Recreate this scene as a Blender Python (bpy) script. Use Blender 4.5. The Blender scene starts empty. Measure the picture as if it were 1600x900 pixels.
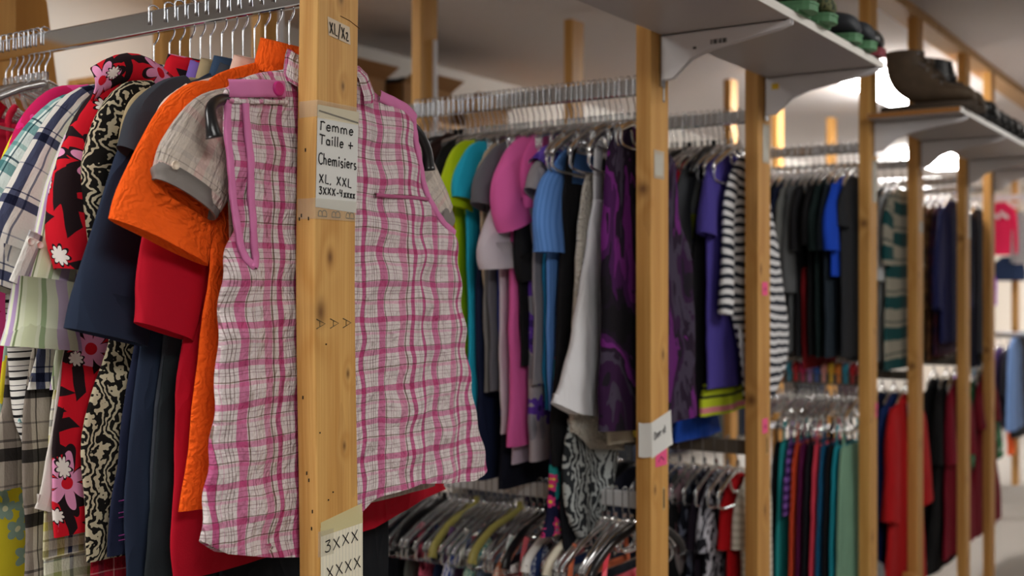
import bpy, math, random
import numpy as np
from mathutils import Vector

random.seed(7)
SC = bpy.context.scene
COL = SC.collection
PI = math.pi

# ------------------------------------------------------------------ camera, world, exposure
TH = math.radians(33.4)
cam_d = bpy.data.cameras.new('camera')
cam = bpy.data.objects.new('camera', cam_d)
COL.objects.link(cam)
SC.camera = cam
cam.location = (-1.257, -1.164, 1.40)
cam.rotation_euler = (PI / 2, 0, -(PI / 2 - TH))
cam_d.sensor_width = 36.0
cam_d.lens = 36.0 * 1823.0 / 1600.0
cam_d.clip_start = 0.05
cam_d.dof.use_dof = True
cam_d.dof.focus_distance = 1.78
cam_d.dof.aperture_fstop = 3.2

SC.view_settings.view_transform = 'Standard'
SC.view_settings.look = 'None'
SC.view_settings.gamma = 1.0
SC.view_settings.use_curve_mapping = False
SC.view_settings.exposure = 0.10
SC.cycles.use_denoising = True
SC.cycles.transparent_max_bounces = 40
SC.cycles.max_bounces = 8

world = bpy.data.worlds.new('world')
SC.world = world
world.use_nodes = True
world.node_tree.nodes['Background'].inputs[0].default_value = (0.9, 0.93, 1, 1)
world.node_tree.nodes['Background'].inputs[1].default_value = 0.3

CEIL = 2.478
# fluorescent fixtures and added fill panels: centre x, y, length x, width y, emission, surface mounted?
LAMPS = [
    (4.86, 0.54, 1.22, 0.20, 58.0, True),
    (8.40, 1.12, 1.00, 0.34, 55.0, True),
    (-1.35, -1.9, 1.22, 0.60, 22.0, False),
    (1.75, -1.55, 1.22, 0.60, 13.0, False),
    (-1.6, 0.55, 1.22, 0.60, 16.0, False),
    (7.2, -1.6, 1.22, 0.60, 24.0, False),
    (10.3, 0.1, 1.22, 0.60, 26.0, False),  # added unseen panel, brightens the far wall
    (0.95, 1.72, 1.22, 0.30, 7.0, False),  # added panel out of view, lifts the dark back wall
]

# ------------------------------------------------------------------ colour and node helpers
def lin(c):
    r = []
    for v in c[:3]:
        v = v / 255.0
        r.append(v / 12.92 if v <= 0.04045 else ((v + 0.055) / 1.055) ** 2.4)
    return (r[0], r[1], r[2], 1.0)


class NT:
    def __init__(s, name, rough=0.85, metal=0.0, spec=0.25):
        s.m = bpy.data.materials.new(name)
        s.m.use_nodes = True
        s.t = s.m.node_tree
        s.n = s.t.nodes
        s.b = s.n['Principled BSDF']
        s.b.inputs['Roughness'].default_value = rough
        s.b.inputs['Metallic'].default_value = metal
        s.b.inputs['Specular IOR Level'].default_value = spec
        s.tc = s.n.new('ShaderNodeTexCoord')
        s.uv = s.tc.outputs['UV']
        s.ob = s.tc.outputs['Object']

    def put(s, sock, v):
        if isinstance(v, bpy.types.NodeSocket):
            s.t.links.new(v, sock)
        elif isinstance(v, (tuple, list)) and sock.type == 'RGBA':
            sock.default_value = v if len(v) == 4 else (*v, 1)
        else:
            sock.default_value = v

    def math(s, op, a, b=0.0, c=None, clamp=False):
        n = s.n.new('ShaderNodeMath')
        n.operation = op
        n.use_clamp = clamp
        s.put(n.inputs[0], a)
        s.put(n.inputs[1], b)
        if c is not None:
            s.put(n.inputs[2], c)
        return n.outputs[0]

    def vmath(s, op, a, b):
        n = s.n.new('ShaderNodeVectorMath')
        n.operation = op
        s.put(n.inputs[0], a)
        s.put(n.inputs[1], b)
        return n.outputs[0]

    def mapv(s, v, scale=(1, 1, 1), rot=(0, 0, 0), loc=(0, 0, 0)):
        n = s.n.new('ShaderNodeMapping')
        s.put(n.inputs['Vector'], v)
        n.inputs['Scale'].default_value = scale
        n.inputs['Rotation'].default_value = rot
        n.inputs['Location'].default_value = loc
        return n.outputs[0]

    def xyz(s, v):
        n = s.n.new('ShaderNodeSeparateXYZ')
        s.put(n.inputs[0], v)
        return n.outputs

    def comb(s, x, y, z=0.0):
        n = s.n.new('ShaderNodeCombineXYZ')
        s.put(n.inputs[0], x)
        s.put(n.inputs[1], y)
        s.put(n.inputs[2], z)
        return n.outputs[0]

    def noise(s, v, scale=10, detail=2, rough=0.5, dist=0.0, out=0):
        n = s.n.new('ShaderNodeTexNoise')
        s.put(n.inputs['Vector'], v)
        n.inputs['Scale'].default_value = scale
        n.inputs['Detail'].default_value = detail
        n.inputs['Roughness'].default_value = rough
        n.inputs['Distortion'].default_value = dist
        return n.outputs[out]

    def vor(s, v, scale=10, rnd=1.0, feature='F1', dim='2D', metric='EUCLIDEAN'):
        n = s.n.new('ShaderNodeTexVoronoi')
        n.voronoi_dimensions = dim
        n.feature = feature
        n.distance = metric
        s.put(n.inputs['Vector'], v)
        n.inputs['Scale'].default_value = scale
        n.inputs['Randomness'].default_value = rnd
        return n.outputs

    def wave(s, v, scale=5, dist=3, det=2, dscale=1.0, typ='BANDS', d='X'):
        n = s.n.new('ShaderNodeTexWave')
        n.wave_type = typ
        if typ == 'BANDS':
            n.bands_direction = d
        s.put(n.inputs['Vector'], v)
        n.inputs['Scale'].default_value = scale
        n.inputs['Distortion'].default_value = dist
        n.inputs['Detail'].default_value = det
        n.inputs['Detail Scale'].default_value = dscale
        return n.outputs['Fac']

    def ramp(s, f, stops, interp='LINEAR'):
        n = s.n.new('ShaderNodeValToRGB')
        n.color_ramp.interpolation = interp
        e = n.color_ramp.elements
        while len(e) > 1:
            e.remove(e[-1])
        stops = sorted(stops, key=lambda q: q[0])
        e[0].position = stops[0][0]
        e[0].color = stops[0][1]
        for p, c in stops[1:]:
            x = e.new(min(1.0, p))
            x.color = c
        s.put(n.inputs[0], f)
        return n.outputs[0]

    def mix(s, f, a, b, mode='MIX'):
        n = s.n.new('ShaderNodeMix')
        n.data_type = 'RGBA'
        n.blend_type = mode
        s.put(n.inputs[0], f)
        s.put(n.inputs[6], a)
        s.put(n.inputs[7], b)
        return n.outputs[2]

    def gt(s, a, b):
        return s.math('GREATER_THAN', a, b)

    def lt(s, a, b):
        return s.math('LESS_THAN', a, b)

    def color(s, c):
        s.put(s.b.inputs['Base Color'], c)
        return s

    def bump(s, h, strength=0.3, dist=0.002):
        n = s.n.new('ShaderNodeBump')
        n.inputs['Strength'].default_value = strength
        n.inputs['Distance'].default_value = dist
        s.put(n.inputs['Height'], h)
        s.put(s.b.inputs['Normal'], n.outputs[0])
        return s


_cache = {}


def cached(key, fn):
    if key not in _cache:
        _cache[key] = fn()
    return _cache[key]


def solid(c, rough=0.88, bump=0.5, spec=0.2, metal=0.0):
    def f():
        m = NT('cloth', rough, metal, spec)
        k = m.noise(m.uv, 9, 3)
        m.color(m.mix(m.math('MULTIPLY', k, 0.25), lin(c), lin([v * 0.86 for v in c])))
        if bump:
            r1 = m.noise(m.mapv(m.uv, (1, 0.30, 1), (0, 0, .35)), 13, 2, 0.5, 0.4)
            r2 = m.noise(m.mapv(m.uv, (1, 0.45, 1), (0, 0, -.5)), 9, 2, 0.5, 0.3)
            ridge = m.math('POWER', m.math('SUBTRACT', 1.0, m.math('ABSOLUTE', m.math('MULTIPLY_ADD', r1, 4.0, -2.0)), clamp=True), 2.0)
            h = m.math('ADD', m.math('MULTIPLY', ridge, .5), m.math('MULTIPLY', r2, 1.2))
            h = m.math('ADD', h, m.math('MULTIPLY', m.noise(m.uv, 420, 1), 0.04))
            m.bump(h, bump, 0.012)
        return m.m
    return cached(('s', tuple(c), rough, bump, spec, metal), f)


def plain(c, rough=0.5, spec=0.4, metal=0.0):
    def f():
        m = NT('surface', rough, metal, spec)
        m.color(lin(c))
        return m.m
    return cached(('p', tuple(c), rough, spec, metal), f)


def band_ramp(m, f, base, bands):
    """bands: (start, end, colour) within 0..1, constant interpolation"""
    st = [(0.0, lin(base))]
    for a, b, c in sorted(bands, key=lambda q: q[0]):
        st = [q for q in st if q[0] != a]
        st.append((a, lin(c)))
        st.append((b, lin(base)))
    return m.ramp(f, st, 'CONSTANT')


def plaid(base, warp, weft, pu, pv, wob=0.003, wscale=9, crinkle=0.35, mixf=0.5, cscale=(70, 34, 1), wbase=None, mode='MIX'):
    m = NT('plaid_cloth', 0.88, 0, 0.15)
    w = m.noise(m.uv, wscale, 2, out=1)
    v = m.vmath('ADD', m.uv, m.vmath('MULTIPLY', m.vmath('SUBTRACT', w, (0.5, 0.5, 0.5)), (wob * 6, wob * 4, 0)))
    o = m.xyz(v)
    a = band_ramp(m, m.math('FRACT', m.math('DIVIDE', o[0], pu)), base, warp)
    b = band_ramp(m, m.math('FRACT', m.math('DIVIDE', o[1], pv)), wbase or base, weft)
    m.color(m.mix(mixf, a, b, mode))
    if crinkle:
        m.bump(m.noise(m.mapv(m.uv, cscale), 1.0, 3, 0.6), crinkle, 0.018)
    return m.m


def stripes(bands, base, period, axis=1, wob=0.001, bump=0.2, rot=0.0):
    m = NT('striped_cloth', 0.88, 0, 0.15)
    w = m.noise(m.uv, 8, 2, out=1)
    v = m.vmath('ADD', m.mapv(m.uv, rot=(0, 0, rot)), m.vmath('MULTIPLY', m.vmath('SUBTRACT', w, (0.5, 0.5, 0.5)), (wob * 6, wob * 6, 0)))
    o = m.xyz(v)
    m.color(band_ramp(m, m.math('FRACT', m.math('DIVIDE', o[axis], period)), base, bands))
    m.bump(m.noise(m.mapv(m.uv, (1, 0.3, 1)), 30, 3), bump, 0.010)
    return m.m


def flowers(m, vec, scale, r0, petals=5, rnd=0.8, sharp=0.45, keep=1.0):
    """petal shapes round scattered centres -> (petal mask, rim mask, centre mask)"""
    V = m.vor(vec, scale, rnd)
    d = m.vmath('SUBTRACT', vec, V['Position'])
    x = m.xyz(d)
    ang = m.math('ARCTAN2', x[1], x[0])
    cr = m.xyz(V['Color'])
    ang = m.math('ADD', ang, m.math('MULTIPLY', cr[0], 6.28))
    n = m.n.new('ShaderNodeVectorMath')
    n.operation = 'LENGTH'
    m.put(n.inputs[0], d)
    r = n.outputs['Value']
    k = m.math('ABSOLUTE', m.math('COSINE', m.math('MULTIPLY', ang, petals / 2.0)))
    R = m.math('MULTIPLY', m.math('ADD', 1 - sharp, m.math('MULTIPLY', k, sharp)), r0)
    on = m.lt(cr[1], keep)
    return (m.math('MULTIPLY', m.lt(r, R), on), m.math('MULTIPLY', m.lt(r, m.math('MULTIPLY', R, 1.25)), on),
            m.math('MULTIPLY', m.lt(r, r0 * 0.24), on))


def leaf_print(bg, leaf, petal, centre, s=1.0):
    m = NT('printed_cloth', 0.85, 0, 0.15)
    w = m.noise(m.uv, 7, 2, out=1)
    v = m.vmath('ADD', m.uv, m.vmath('MULTIPLY', m.vmath('SUBTRACT', w, (0.5, 0.5, 0.5)), (0.05, 0.05, 0)))
    v1 = m.mapv(v, (26 / s, 8 / s, 1), (0, 0, 0.5))
    lf = m.lt(m.vor(v1, 1.0, 0.9, metric='MANHATTAN')['Distance'], 0.31)
    v2 = m.mapv(v, (9 / s, 26 / s, 1), (0, 0, 0.3), (3, 1, 0))
    lf2 = m.lt(m.vor(v2, 1.0, 1.0, metric='MANHATTAN')['Distance'], 0.28)
    c = m.mix(m.math('MAXIMUM', lf, lf2), lin(bg), lin(leaf))
    p, rim, ct = flowers(m, v, 10.0 / s, 0.038 * s, 7, 0.75, 0.62, 0.5)
    c = m.mix(rim, c, lin(leaf))
    c = m.mix(p, c, lin(petal))
    c = m.mix(ct, c, lin(bg))
    p, rim, ct = flowers(m, m.mapv(v, loc=(0.31, 0.17, 0)), 13.0 / s, 0.012 * s, 9, 0.8, 0.4, 0.5)
    c = m.mix(rim, c, lin(leaf))
    c = m.mix(p, c, lin(centre))
    m.color(c)
    m.bump(m.noise(m.mapv(m.uv, (1, 0.25, 1)), 50, 3), 0.25, 0.008)
    return m.m


def swirl_print(dark, light, scale=16, dist=9, thr=0.5, third=None, det=1.5):
    m = NT('printed_cloth', 0.85, 0, 0.15)
    f = m.wave(m.uv, scale, dist, det, 1.2)
    c = m.mix(m.gt(f, thr), lin(dark), lin(light))
    if third:
        c = m.mix(m.gt(m.noise(m.uv, 14, 2), 0.6), c, lin(third))
    m.color(c)
    m.bump(m.noise(m.mapv(m.uv, (1, 0.3, 1)), 30, 3), 0.2, 0.010)
    return m.m


def blot_print(cols, scale=14, stretch=(1, 0.5, 1), detail=3):
    """patches of several colours"""
    m = NT('printed_cloth', 0.85, 0, 0.15)
    f = m.noise(m.mapv(m.uv, stretch), scale, detail, 0.55, 0.6)
    st = []
    n = len(cols)
    for i, c in enumerate(cols):
        st.append((0.0 if i == 0 else 0.33 + 0.36 * i / n, lin(c)))
    m.color(m.ramp(f, st, 'CONSTANT'))
    m.bump(m.noise(m.mapv(m.uv, (1, 0.3, 1)), 30, 3), 0.2, 0.010)
    return m.m


def flower_print(bg, petal, centre, scale=12, r0=0.035, leaf=None, keep=0.8, petals=5):
    m = NT('printed_cloth', 0.85, 0, 0.15)
    w = m.noise(m.uv, 20, 2, out=1)
    v = m.vmath('ADD', m.uv, m.vmath('MULTIPLY', m.vmath('SUBTRACT', w, (0.5, 0.5, 0.5)), (0.012, 0.012, 0)))
    c = lin(bg)
    if leaf:
        c = m.mix(m.lt(m.vor(m.mapv(v, (26, 11, 1), (0, 0, 0.7)), 1.0, 0.9)['Distance'], 0.33), c, lin(leaf))
    p, rim, ct = flowers(m, v, scale, r0, petals, 0.8, 0.45, keep)
    c = m.mix(p, c, lin(petal))
    c = m.mix(ct, c, lin(centre))
    m.color(c)
    m.bump(m.noise(m.mapv(m.uv, (1, 0.3, 1)), 30, 3), 0.2, 0.010)
    return m.m


def rough_cloth(c, scale=85, strength=0.9, dist=0.02):
    """embroidered, tufted or lace-like surface"""
    m = NT('textured_cloth', 0.9, 0, 0.1)
    V = m.vor(m.uv, scale, 1.0, 'SMOOTH_F1')
    h = m.math('ADD', m.math('MULTIPLY', m.wave(m.uv, 24, 14, 3, 2.0), 0.6), V['Distance'])
    m.color(lin(c))
    m.bump(h, strength, dist)
    return m.m


def block_print(bands, base, bump=0.15):
    """colour blocks by height (V in metres)"""
    m = NT('colour_block_cloth', 0.85, 0, 0.15)
    o = m.xyz(m.uv)
    m.color(band_ramp(m, m.math('DIVIDE', o[1], 2.0), base, [(a / 2, b / 2, c) for a, b, c in bands]))
    m.bump(m.noise(m.mapv(m.uv, (1, 0.3, 1)), 30, 3), bump, 0.010)
    return m.m


def wood(name, c1, c2, knots=(), grain=1.0):
    m = NT(name, 0.55, 0, 0.3)
    o = m.ob
    warp = m.noise(m.mapv(o, (9, 9, 1.6)), 1.0, 2)
    x = m.xyz(o)
    k = m.math('ADD', m.math('MULTIPLY', m.math('ADD', x[0], m.math('MULTIPLY', x[1], 1.7)), 95.0 * grain), m.math('MULTIPLY', warp, 9.0))
    kn = None
    for (kx, ky, kz, r) in knots:
        d = m.vmath('SUBTRACT', o, (kx, ky, kz))
        d = m.vmath('MULTIPLY', d, (1 / r, 0.55 / r, 0.55 / r))
        n = m.n.new('ShaderNodeVectorMath')
        n.operation = 'LENGTH'
        m.put(n.inputs[0], d)
        g = n.outputs['Value']
        e = m.math('POWER', 2.718, m.math('MULTIPLY', m.math('MULTIPLY', g, g), -0.28))
        k = m.math('ADD', k, m.math('MULTIPLY', e, 7.0))
        q = m.math('POWER', 2.718, m.math('MULTIPLY', m.math('MULTIPLY', g, g), -2.2))
        kn = q if kn is None else m.math('MAXIMUM', kn, q)
    rings = m.math('MULTIPLY_ADD', m.math('SINE', k), 0.5, 0.5)
    fine = m.noise(m.mapv(o, (230, 230, 3.5)), 1.0, 3, .65)
    f = m.math('ADD', m.math('MULTIPLY', rings, 0.38), m.math('MULTIPLY_ADD', fine, 1.5, -.42), clamp=True)
    c = m.mix(f, lin(c1), lin(c2))
    if kn is not None:
        c = m.mix(m.math('MULTIPLY', kn, 0.85), c, lin((96, 58, 24)))
    blot = m.noise(m.mapv(o, (14, 14, 2.2)), 1.0, 2)
    c = m.mix(m.math('MULTIPLY', m.math('GREATER_THAN', blot, 0.62), 0.12), c, lin((120, 70, 30)))
    m.color(c)
    m.bump(f, 0.12, 0.002)
    return m.m


def clear_plastic(tint=(235, 238, 240), alpha=0.26, rough=0.12, gloss=0.9):
    def f():
        mt = bpy.data.materials.new('clear_plastic')
        mt.use_nodes = True
        t = mt.node_tree
        t.nodes.remove(t.nodes['Principled BSDF'])
        out = t.nodes['Material Output']
        tr = t.nodes.new('ShaderNodeBsdfTransparent')
        tr.inputs[0].default_value = (0.93, 0.94, 0.94, 1)
        di = t.nodes.new('ShaderNodeBsdfDiffuse')
        di.inputs[0].default_value = lin(tint)
        gl = t.nodes.new('ShaderNodeBsdfGlossy')
        gl.inputs['Roughness'].default_value = rough
        fr = t.nodes.new('ShaderNodeFresnel')
        fr.inputs[0].default_value = 1.5
        m1 = t.nodes.new('ShaderNodeMixShader')
        m1.inputs[0].default_value = alpha
        m2 = t.nodes.new('ShaderNodeMixShader')
        t.links.new(tr.outputs[0], m1.inputs[1])
        t.links.new(di.outputs[0], m1.inputs[2])
        mx = t.nodes.new('ShaderNodeMath')
        mx.operation = 'MULTIPLY_ADD'
        mx.inputs[1].default_value = gloss
        mx.inputs[2].default_value = 0.05 * gloss
        t.links.new(fr.outputs[0], mx.inputs[0])
        t.links.new(mx.outputs[0], m2.inputs[0])
        t.links.new(m1.outputs[0], m2.inputs[1])
        t.links.new(gl.outputs[0], m2.inputs[2])
        t.links.new(m2.outputs[0], out.inputs[0])
        return mt
    return cached(('cp', tuple(tint), alpha, rough, gloss), f)


CHROME = plain((205, 207, 210), 0.10, 0.5, 1.0)
STEEL = plain((190, 192, 196), 0.22, 0.5, 1.0)
WHITE_METAL = plain((226, 226, 230), 0.35)
BLACK_PLASTIC = plain((22, 22, 25), 0.28, 0.5)
CLEAR = clear_plastic()
TAPE = clear_plastic((235, 225, 205), 0.22, 0.5, .12)
INK = plain((22, 22, 26), 0.6, 0.2)
PAPER = plain((218, 218, 214), 0.7, 0.2)


# ------------------------------------------------------------------ mesh builder
class MB:
    def __init__(s):
        s.v, s.f, s.uv = [], [], []

    def face(s, idx, uv=None):
        s.f.append(tuple(idx))
        s.uv.extend(uv if uv is not None else [(0.0, 0.0)] * len(idx))

    def grid(s, P, UV=None, wrap=False, flip=False):
        """P (M,N,3). wrap closes the N direction; UV (M,N(+1),2)."""
        P = np.asarray(P, float)
        M, N = P.shape[:2]
        b = len(s.v)
        s.v.extend(map(tuple, P.reshape(-1, 3)))
        for i in range(M - 1):
            for j in range(N if wrap else N - 1):
                j2 = (j + 1) % N
                q = [b + i * N + j, b + i * N + j2, b + (i + 1) * N + j2, b + (i + 1) * N + j]
                if UV is None:
                    w = None
                else:
                    w = [tuple(UV[i, j]), tuple(UV[i, j + 1]), tuple(UV[i + 1, j + 1]), tuple(UV[i + 1, j])]
                if flip:
                    q.reverse()
                    if w:
                        w.reverse()
                s.face(q, w)
        return b

    def cap(s, ring, flip=False, uv=None):
        q = list(ring)
        if flip:
            q.reverse()
        s.face(q, [uv] * len(q) if uv else None)

    def box(s, x0, x1, y0, y1, z0, z1):
        b = len(s.v)
        s.v.extend([(x, y, z) for z in (z0, z1) for y in (y0, y1) for x in (x0, x1)])
        for q in ((0, 2, 3, 1), (4, 5, 7, 6), (0, 1, 5, 4), (2, 6, 7, 3), (0, 4, 6, 2), (1, 3, 7, 5)):
            s.face([b + i for i in q], [(s.v[b + i][0] + s.v[b + i][1], s.v[b + i][2]) for i in q])

    def prism(s, poly, a0, a1, axis='x'):
        """poly: list of 2D points; extruded along axis"""
        n = len(poly)
        b = len(s.v)
        for a in (a0, a1):
            for p in poly:
                s.v.append({'x': (a, p[0], p[1]), 'y': (p[0], a, p[1]), 'z': (p[0], p[1], a)}[axis])
        for i in range(n):
            j = (i + 1) % n
            s.face([b + i, b + j, b + n + j, b + n + i])
        s.face([b + i for i in reversed(range(n))])
        s.face([b + n + i for i in range(n)])

    def tube(s, pts, r, n=8, closed=False, ry=None, up=(0, 1, 0), caps=True):
        """tube along pts; r may be per-point; ry: second radius (along up)"""
        pts = np.asarray(pts, float)
        M = len(pts)
        r = np.full(M, r) if np.isscalar(r) else np.asarray(r, float)
        q = r if ry is None else (np.full(M, ry) if np.isscalar(ry) else np.asarray(ry, float))
        t = np.gradient(pts, axis=0) if not closed else np.roll(pts, -1, 0) - np.roll(pts, 1, 0)
        t /= np.linalg.norm(t, axis=1)[:, None] + 1e-12
        u = np.tile(np.asarray(up, float), (M, 1))
        a = np.cross(t, u)
        bad = np.linalg.norm(a, axis=1) < 1e-3
        a[bad] = np.cross(t[bad], np.array([0.31, 0.2, 0.93]))
        a /= np.linalg.norm(a, axis=1)[:, None]
        c = np.cross(a, t)
        th = np.linspace(0, 2 * PI, n, endpoint=False)
        P = pts[:, None, :] + a[:, None, :] * (np.cos(th)[None, :, None] * r[:, None, None]) + c[:, None, :] * (np.sin(th)[None, :, None] * q[:, None, None])
        L = np.concatenate([[0], np.cumsum(np.linalg.norm(np.diff(pts, axis=0), axis=1))])
        UV = np.zeros((M + 1, n + 1, 2))
        UV[:, :, 0] = np.linspace(0, 2 * PI * float(r.mean()), n + 1)[None]
        UV[:M, :, 1] = L[:, None]
        UV[M, :, 1] = L[-1] + 0.01
        if closed:
            P = np.concatenate([P, P[:1]], 0)
            s.grid(P, UV, True)
        else:
            b = s.grid(P, UV[:M], True)
            if caps:
                s.cap([b + j for j in range(n)])
                s.cap([b + (M - 1) * n + j for j in range(n)], True)

    def obj(s, name, m, parent=None, smooth=True, loc=None, local=True):
        me = bpy.data.meshes.new(name)
        V = np.asarray(s.v, float)
        o = bpy.data.objects.new(name, me)
        off = np.zeros(3)
        if parent is not None:
            o.parent = parent
            if local:
                off = np.array(parent.location)
        elif loc is not None:
            off = np.array(loc)
            o.location = loc
        me.from_pydata((V - off).tolist(), [], s.f)
        ul = me.uv_layers.new(name='UVMap')
        ul.data.foreach_set('uv', np.asarray(s.uv, float).ravel())
        if m is not None:
            me.materials.append(m)
        if smooth:
            me.polygons.foreach_set('use_smooth', [True] * len(me.polygons))
        me.update()
        COL.objects.link(o)
        return o


def bevel(o, w=0.002, seg=2):
    md = o.modifiers.new('bevel', 'BEVEL')
    md.width = w
    md.segments = seg
    md.limit_method = 'ANGLE'
    md.angle_limit = 0.6
    return o


def tag(o, label, cat, group=None):
    o['label'] = label
    o['category'] = cat
    if group:
        o['group'] = group
    return o


def thing(name, loc, label, cat, group=None, rz=0.0):
    o = bpy.data.objects.new(name, None)
    o.empty_display_size = 0.05
    COL.objects.link(o)
    o.location = loc
    o.rotation_euler = (0, 0, rz)
    return tag(o, label, cat, group)


def struct(name, mb, m, smooth=False):
    o = mb.obj(name, m, smooth=smooth)
    o['kind'] = 'structure'
    return o


def copy_tree(o, parent=None):
    c = o.copy()
    COL.objects.link(c)
    if parent is not None:
        c.parent = parent
    for ch in list(o.children):
        copy_tree(ch, c)
    return c


def smooth_path(pts, n=24):
    """Catmull-Rom through points of any dimension"""
    P = np.asarray(pts, float)
    k = len(P)
    if k == 2:
        t = np.linspace(0, 1, n)[:, None]
        return P[0] * (1 - t) + P[1] * t
    Q = np.vstack([2 * P[0] - P[1], P, 2 * P[-1] - P[-2]])
    out = []
    for u in np.linspace(0, k - 1, n):
        i = min(int(u), k - 2)
        f = u - i
        a, b, c, d = Q[i], Q[i + 1], Q[i + 2], Q[i + 3]
        out.append(0.5 * (2 * b + (c - a) * f + (2 * a - 5 * b + 4 * c - d) * f * f + (3 * b - a - 3 * c + d) * f ** 3))
    return np.array(out)


# ------------------------------------------------------------------ room
def mk_room():
    fl = NT('carpet', 0.95, 0, 0.1)
    g = fl.noise(fl.ob, 140, 3)
    fl.color(fl.mix(g, lin((164, 157, 150)), lin((122, 116, 110))))
    fl.bump(g, 0.4, 0.006)
    m = MB(); m.box(-3.6, 12.0, -3.2, 2.35, -0.1, 0.0); struct('floor', m, fl.m)
    ce = NT('painted_board', 0.9, 0, 0.1)
    g = ce.noise(ce.ob, 60, 3)
    ce.color(ce.mix(g, lin((222, 217, 215)), lin((212, 207, 205))))
    ce.bump(g, 0.15, 0.004)
    m = MB(); m.box(-3.6, 12.0, -3.2, 2.35, CEIL, CEIL + 0.1); struct('ceiling', m, ce.m)
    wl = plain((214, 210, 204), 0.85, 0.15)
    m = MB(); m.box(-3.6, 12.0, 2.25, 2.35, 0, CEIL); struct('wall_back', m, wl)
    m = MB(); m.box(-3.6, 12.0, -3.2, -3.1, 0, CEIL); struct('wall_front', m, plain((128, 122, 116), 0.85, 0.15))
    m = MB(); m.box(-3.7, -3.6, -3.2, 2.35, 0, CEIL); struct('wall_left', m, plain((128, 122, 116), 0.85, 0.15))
    m = MB(); m.box(12.0, 12.1, -3.2, 2.35, 0, CEIL); struct('wall_right', m, plain((232, 222, 210), 0.85, 0.15))
    m = MB(); m.box(-3.6, 12.0, 2.235, 2.25, 0, 0.1); struct('baseboard_back', m, plain((200, 196, 190), 0.6))


mk_room()


def mk_lamps():
    names = ['bright strip light on the ceiling above the boots', 'far pair of bright ceiling panels past the boot shelf',
             'ceiling light panel behind the plaid shirt viewpoint', 'ceiling light panel above the aisle by the shoe shelf',
             'ceiling light panel beside the first rack', 'ceiling light panel at the far end of the aisle',
             'added light panel brightening the far wall beyond the last post', 'added light panel brightening the back wall above the first rack']
    for (x, y, lx, ly, e, surf), lab in zip(LAMPS, names):
        z = CEIL
        t = thing('ceiling_light', (x, y, z), lab, 'ceiling light')
        em = NT('lamp_lens', 0.4)
        em.b.inputs['Emission Color'].default_value = (1.0, 0.975, 0.94, 1)
        em.b.inputs['Emission Strength'].default_value = e
        em.color(lin((245, 245, 240)))
        h = 0.085 if surf else 0.018
        m = MB(); e_ = 0.0 if surf else .02; m.box(x - lx / 2 - e_, x + lx / 2 + e_, y - ly / 2 - e_, y + ly / 2 + e_, z - 0.014, z)
        m.obj('housing', plain((230, 230, 228), 0.5), t, smooth=False)
        m = MB()
        if surf:
            m.prism([(y - ly / 2, z - .014), (y - ly / 2 + .02, z - h), (y + ly / 2 - .02, z - h), (y + ly / 2, z - .014)], x - lx / 2, x + lx / 2)
        else:
            m.box(x - lx / 2, x + lx / 2, y - ly / 2, y + ly / 2, z - h, z - 0.014)
        m.obj('lens', em.m, t, smooth=False)


mk_lamps()

# ------------------------------------------------------------------ posts, beam, rails
PINE = wood('pine', (214, 166, 96), (184, 130, 62), ((0.03, 0.0, 0.55, .012), (0.06, 0.0, 1.25, .011), (0.0, 0.02, 1.62, .012), (0.05, 0, 1.9, .01), (0.02, 0, 0.95, .009)))
PINE_B = wood('pine_weathered', (206, 158, 90), (172, 118, 56), ((0.05, 0.0, 0.8, .012), (0.02, 0.0, 1.45, .012), (0.0, 0.02, 1.1, .012), (0.06, 0, 2.1, .012)), 0.8)
PINE_F = wood('pine_near', (218, 172, 102), (186, 132, 64),
              ((0.004, 0.0, 1.365, .015), (0.024, 0.0, 1.445, .009), (0.063, 0, 1.272, .006), (0.055, 0, 1.165, .006), (0.048, 0, 1.83, .008), (0.052, 0, 1.70, .006)), 1.0)
FRONT = [0.0, 1.067, 1.70, 2.71, 3.33, 4.15, 4.69]
POST_TOP = 2.44


def post(x, y, mat, label, bow=0.0, z1=POST_TOP, group=None):
    t = thing('wooden_post', (x, y, 0), label, 'wooden post', group)
    m = MB()
    n = 25
    P = []
    zs = np.linspace(0, z1, n)
    for z in zs:
        b = -bow * math.exp(-((z - 1.42) / 0.30) ** 2)
        e = 0.0025
        ring = []
        for (cx, cy) in ((0, 0), (.089, 0), (.089, .038), (0, .038)):
            sx = 1 if cx == 0 else -1
            sy = 1 if cy == 0 else -1
            a = [(cx, cy + sy * e), (cx + sx * e * .3, cy + sy * e * .3), (cx + sx * e, cy)]
            if (cx == 0) != (cy == 0):
                a.reverse()
            ring += a
        P.append([(x + b + p[0], y + p[1], z) for p in ring])
    P = np.array(P)
    b0 = m.grid(P, None, True)
    k = P.shape[1]
    m.cap([b0 + j for j in range(k)], True)
    m.cap([b0 + (n - 1) * k + j for j in range(k)])
    o = m.obj('timber', mat, t, smooth=False)
    return t


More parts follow.
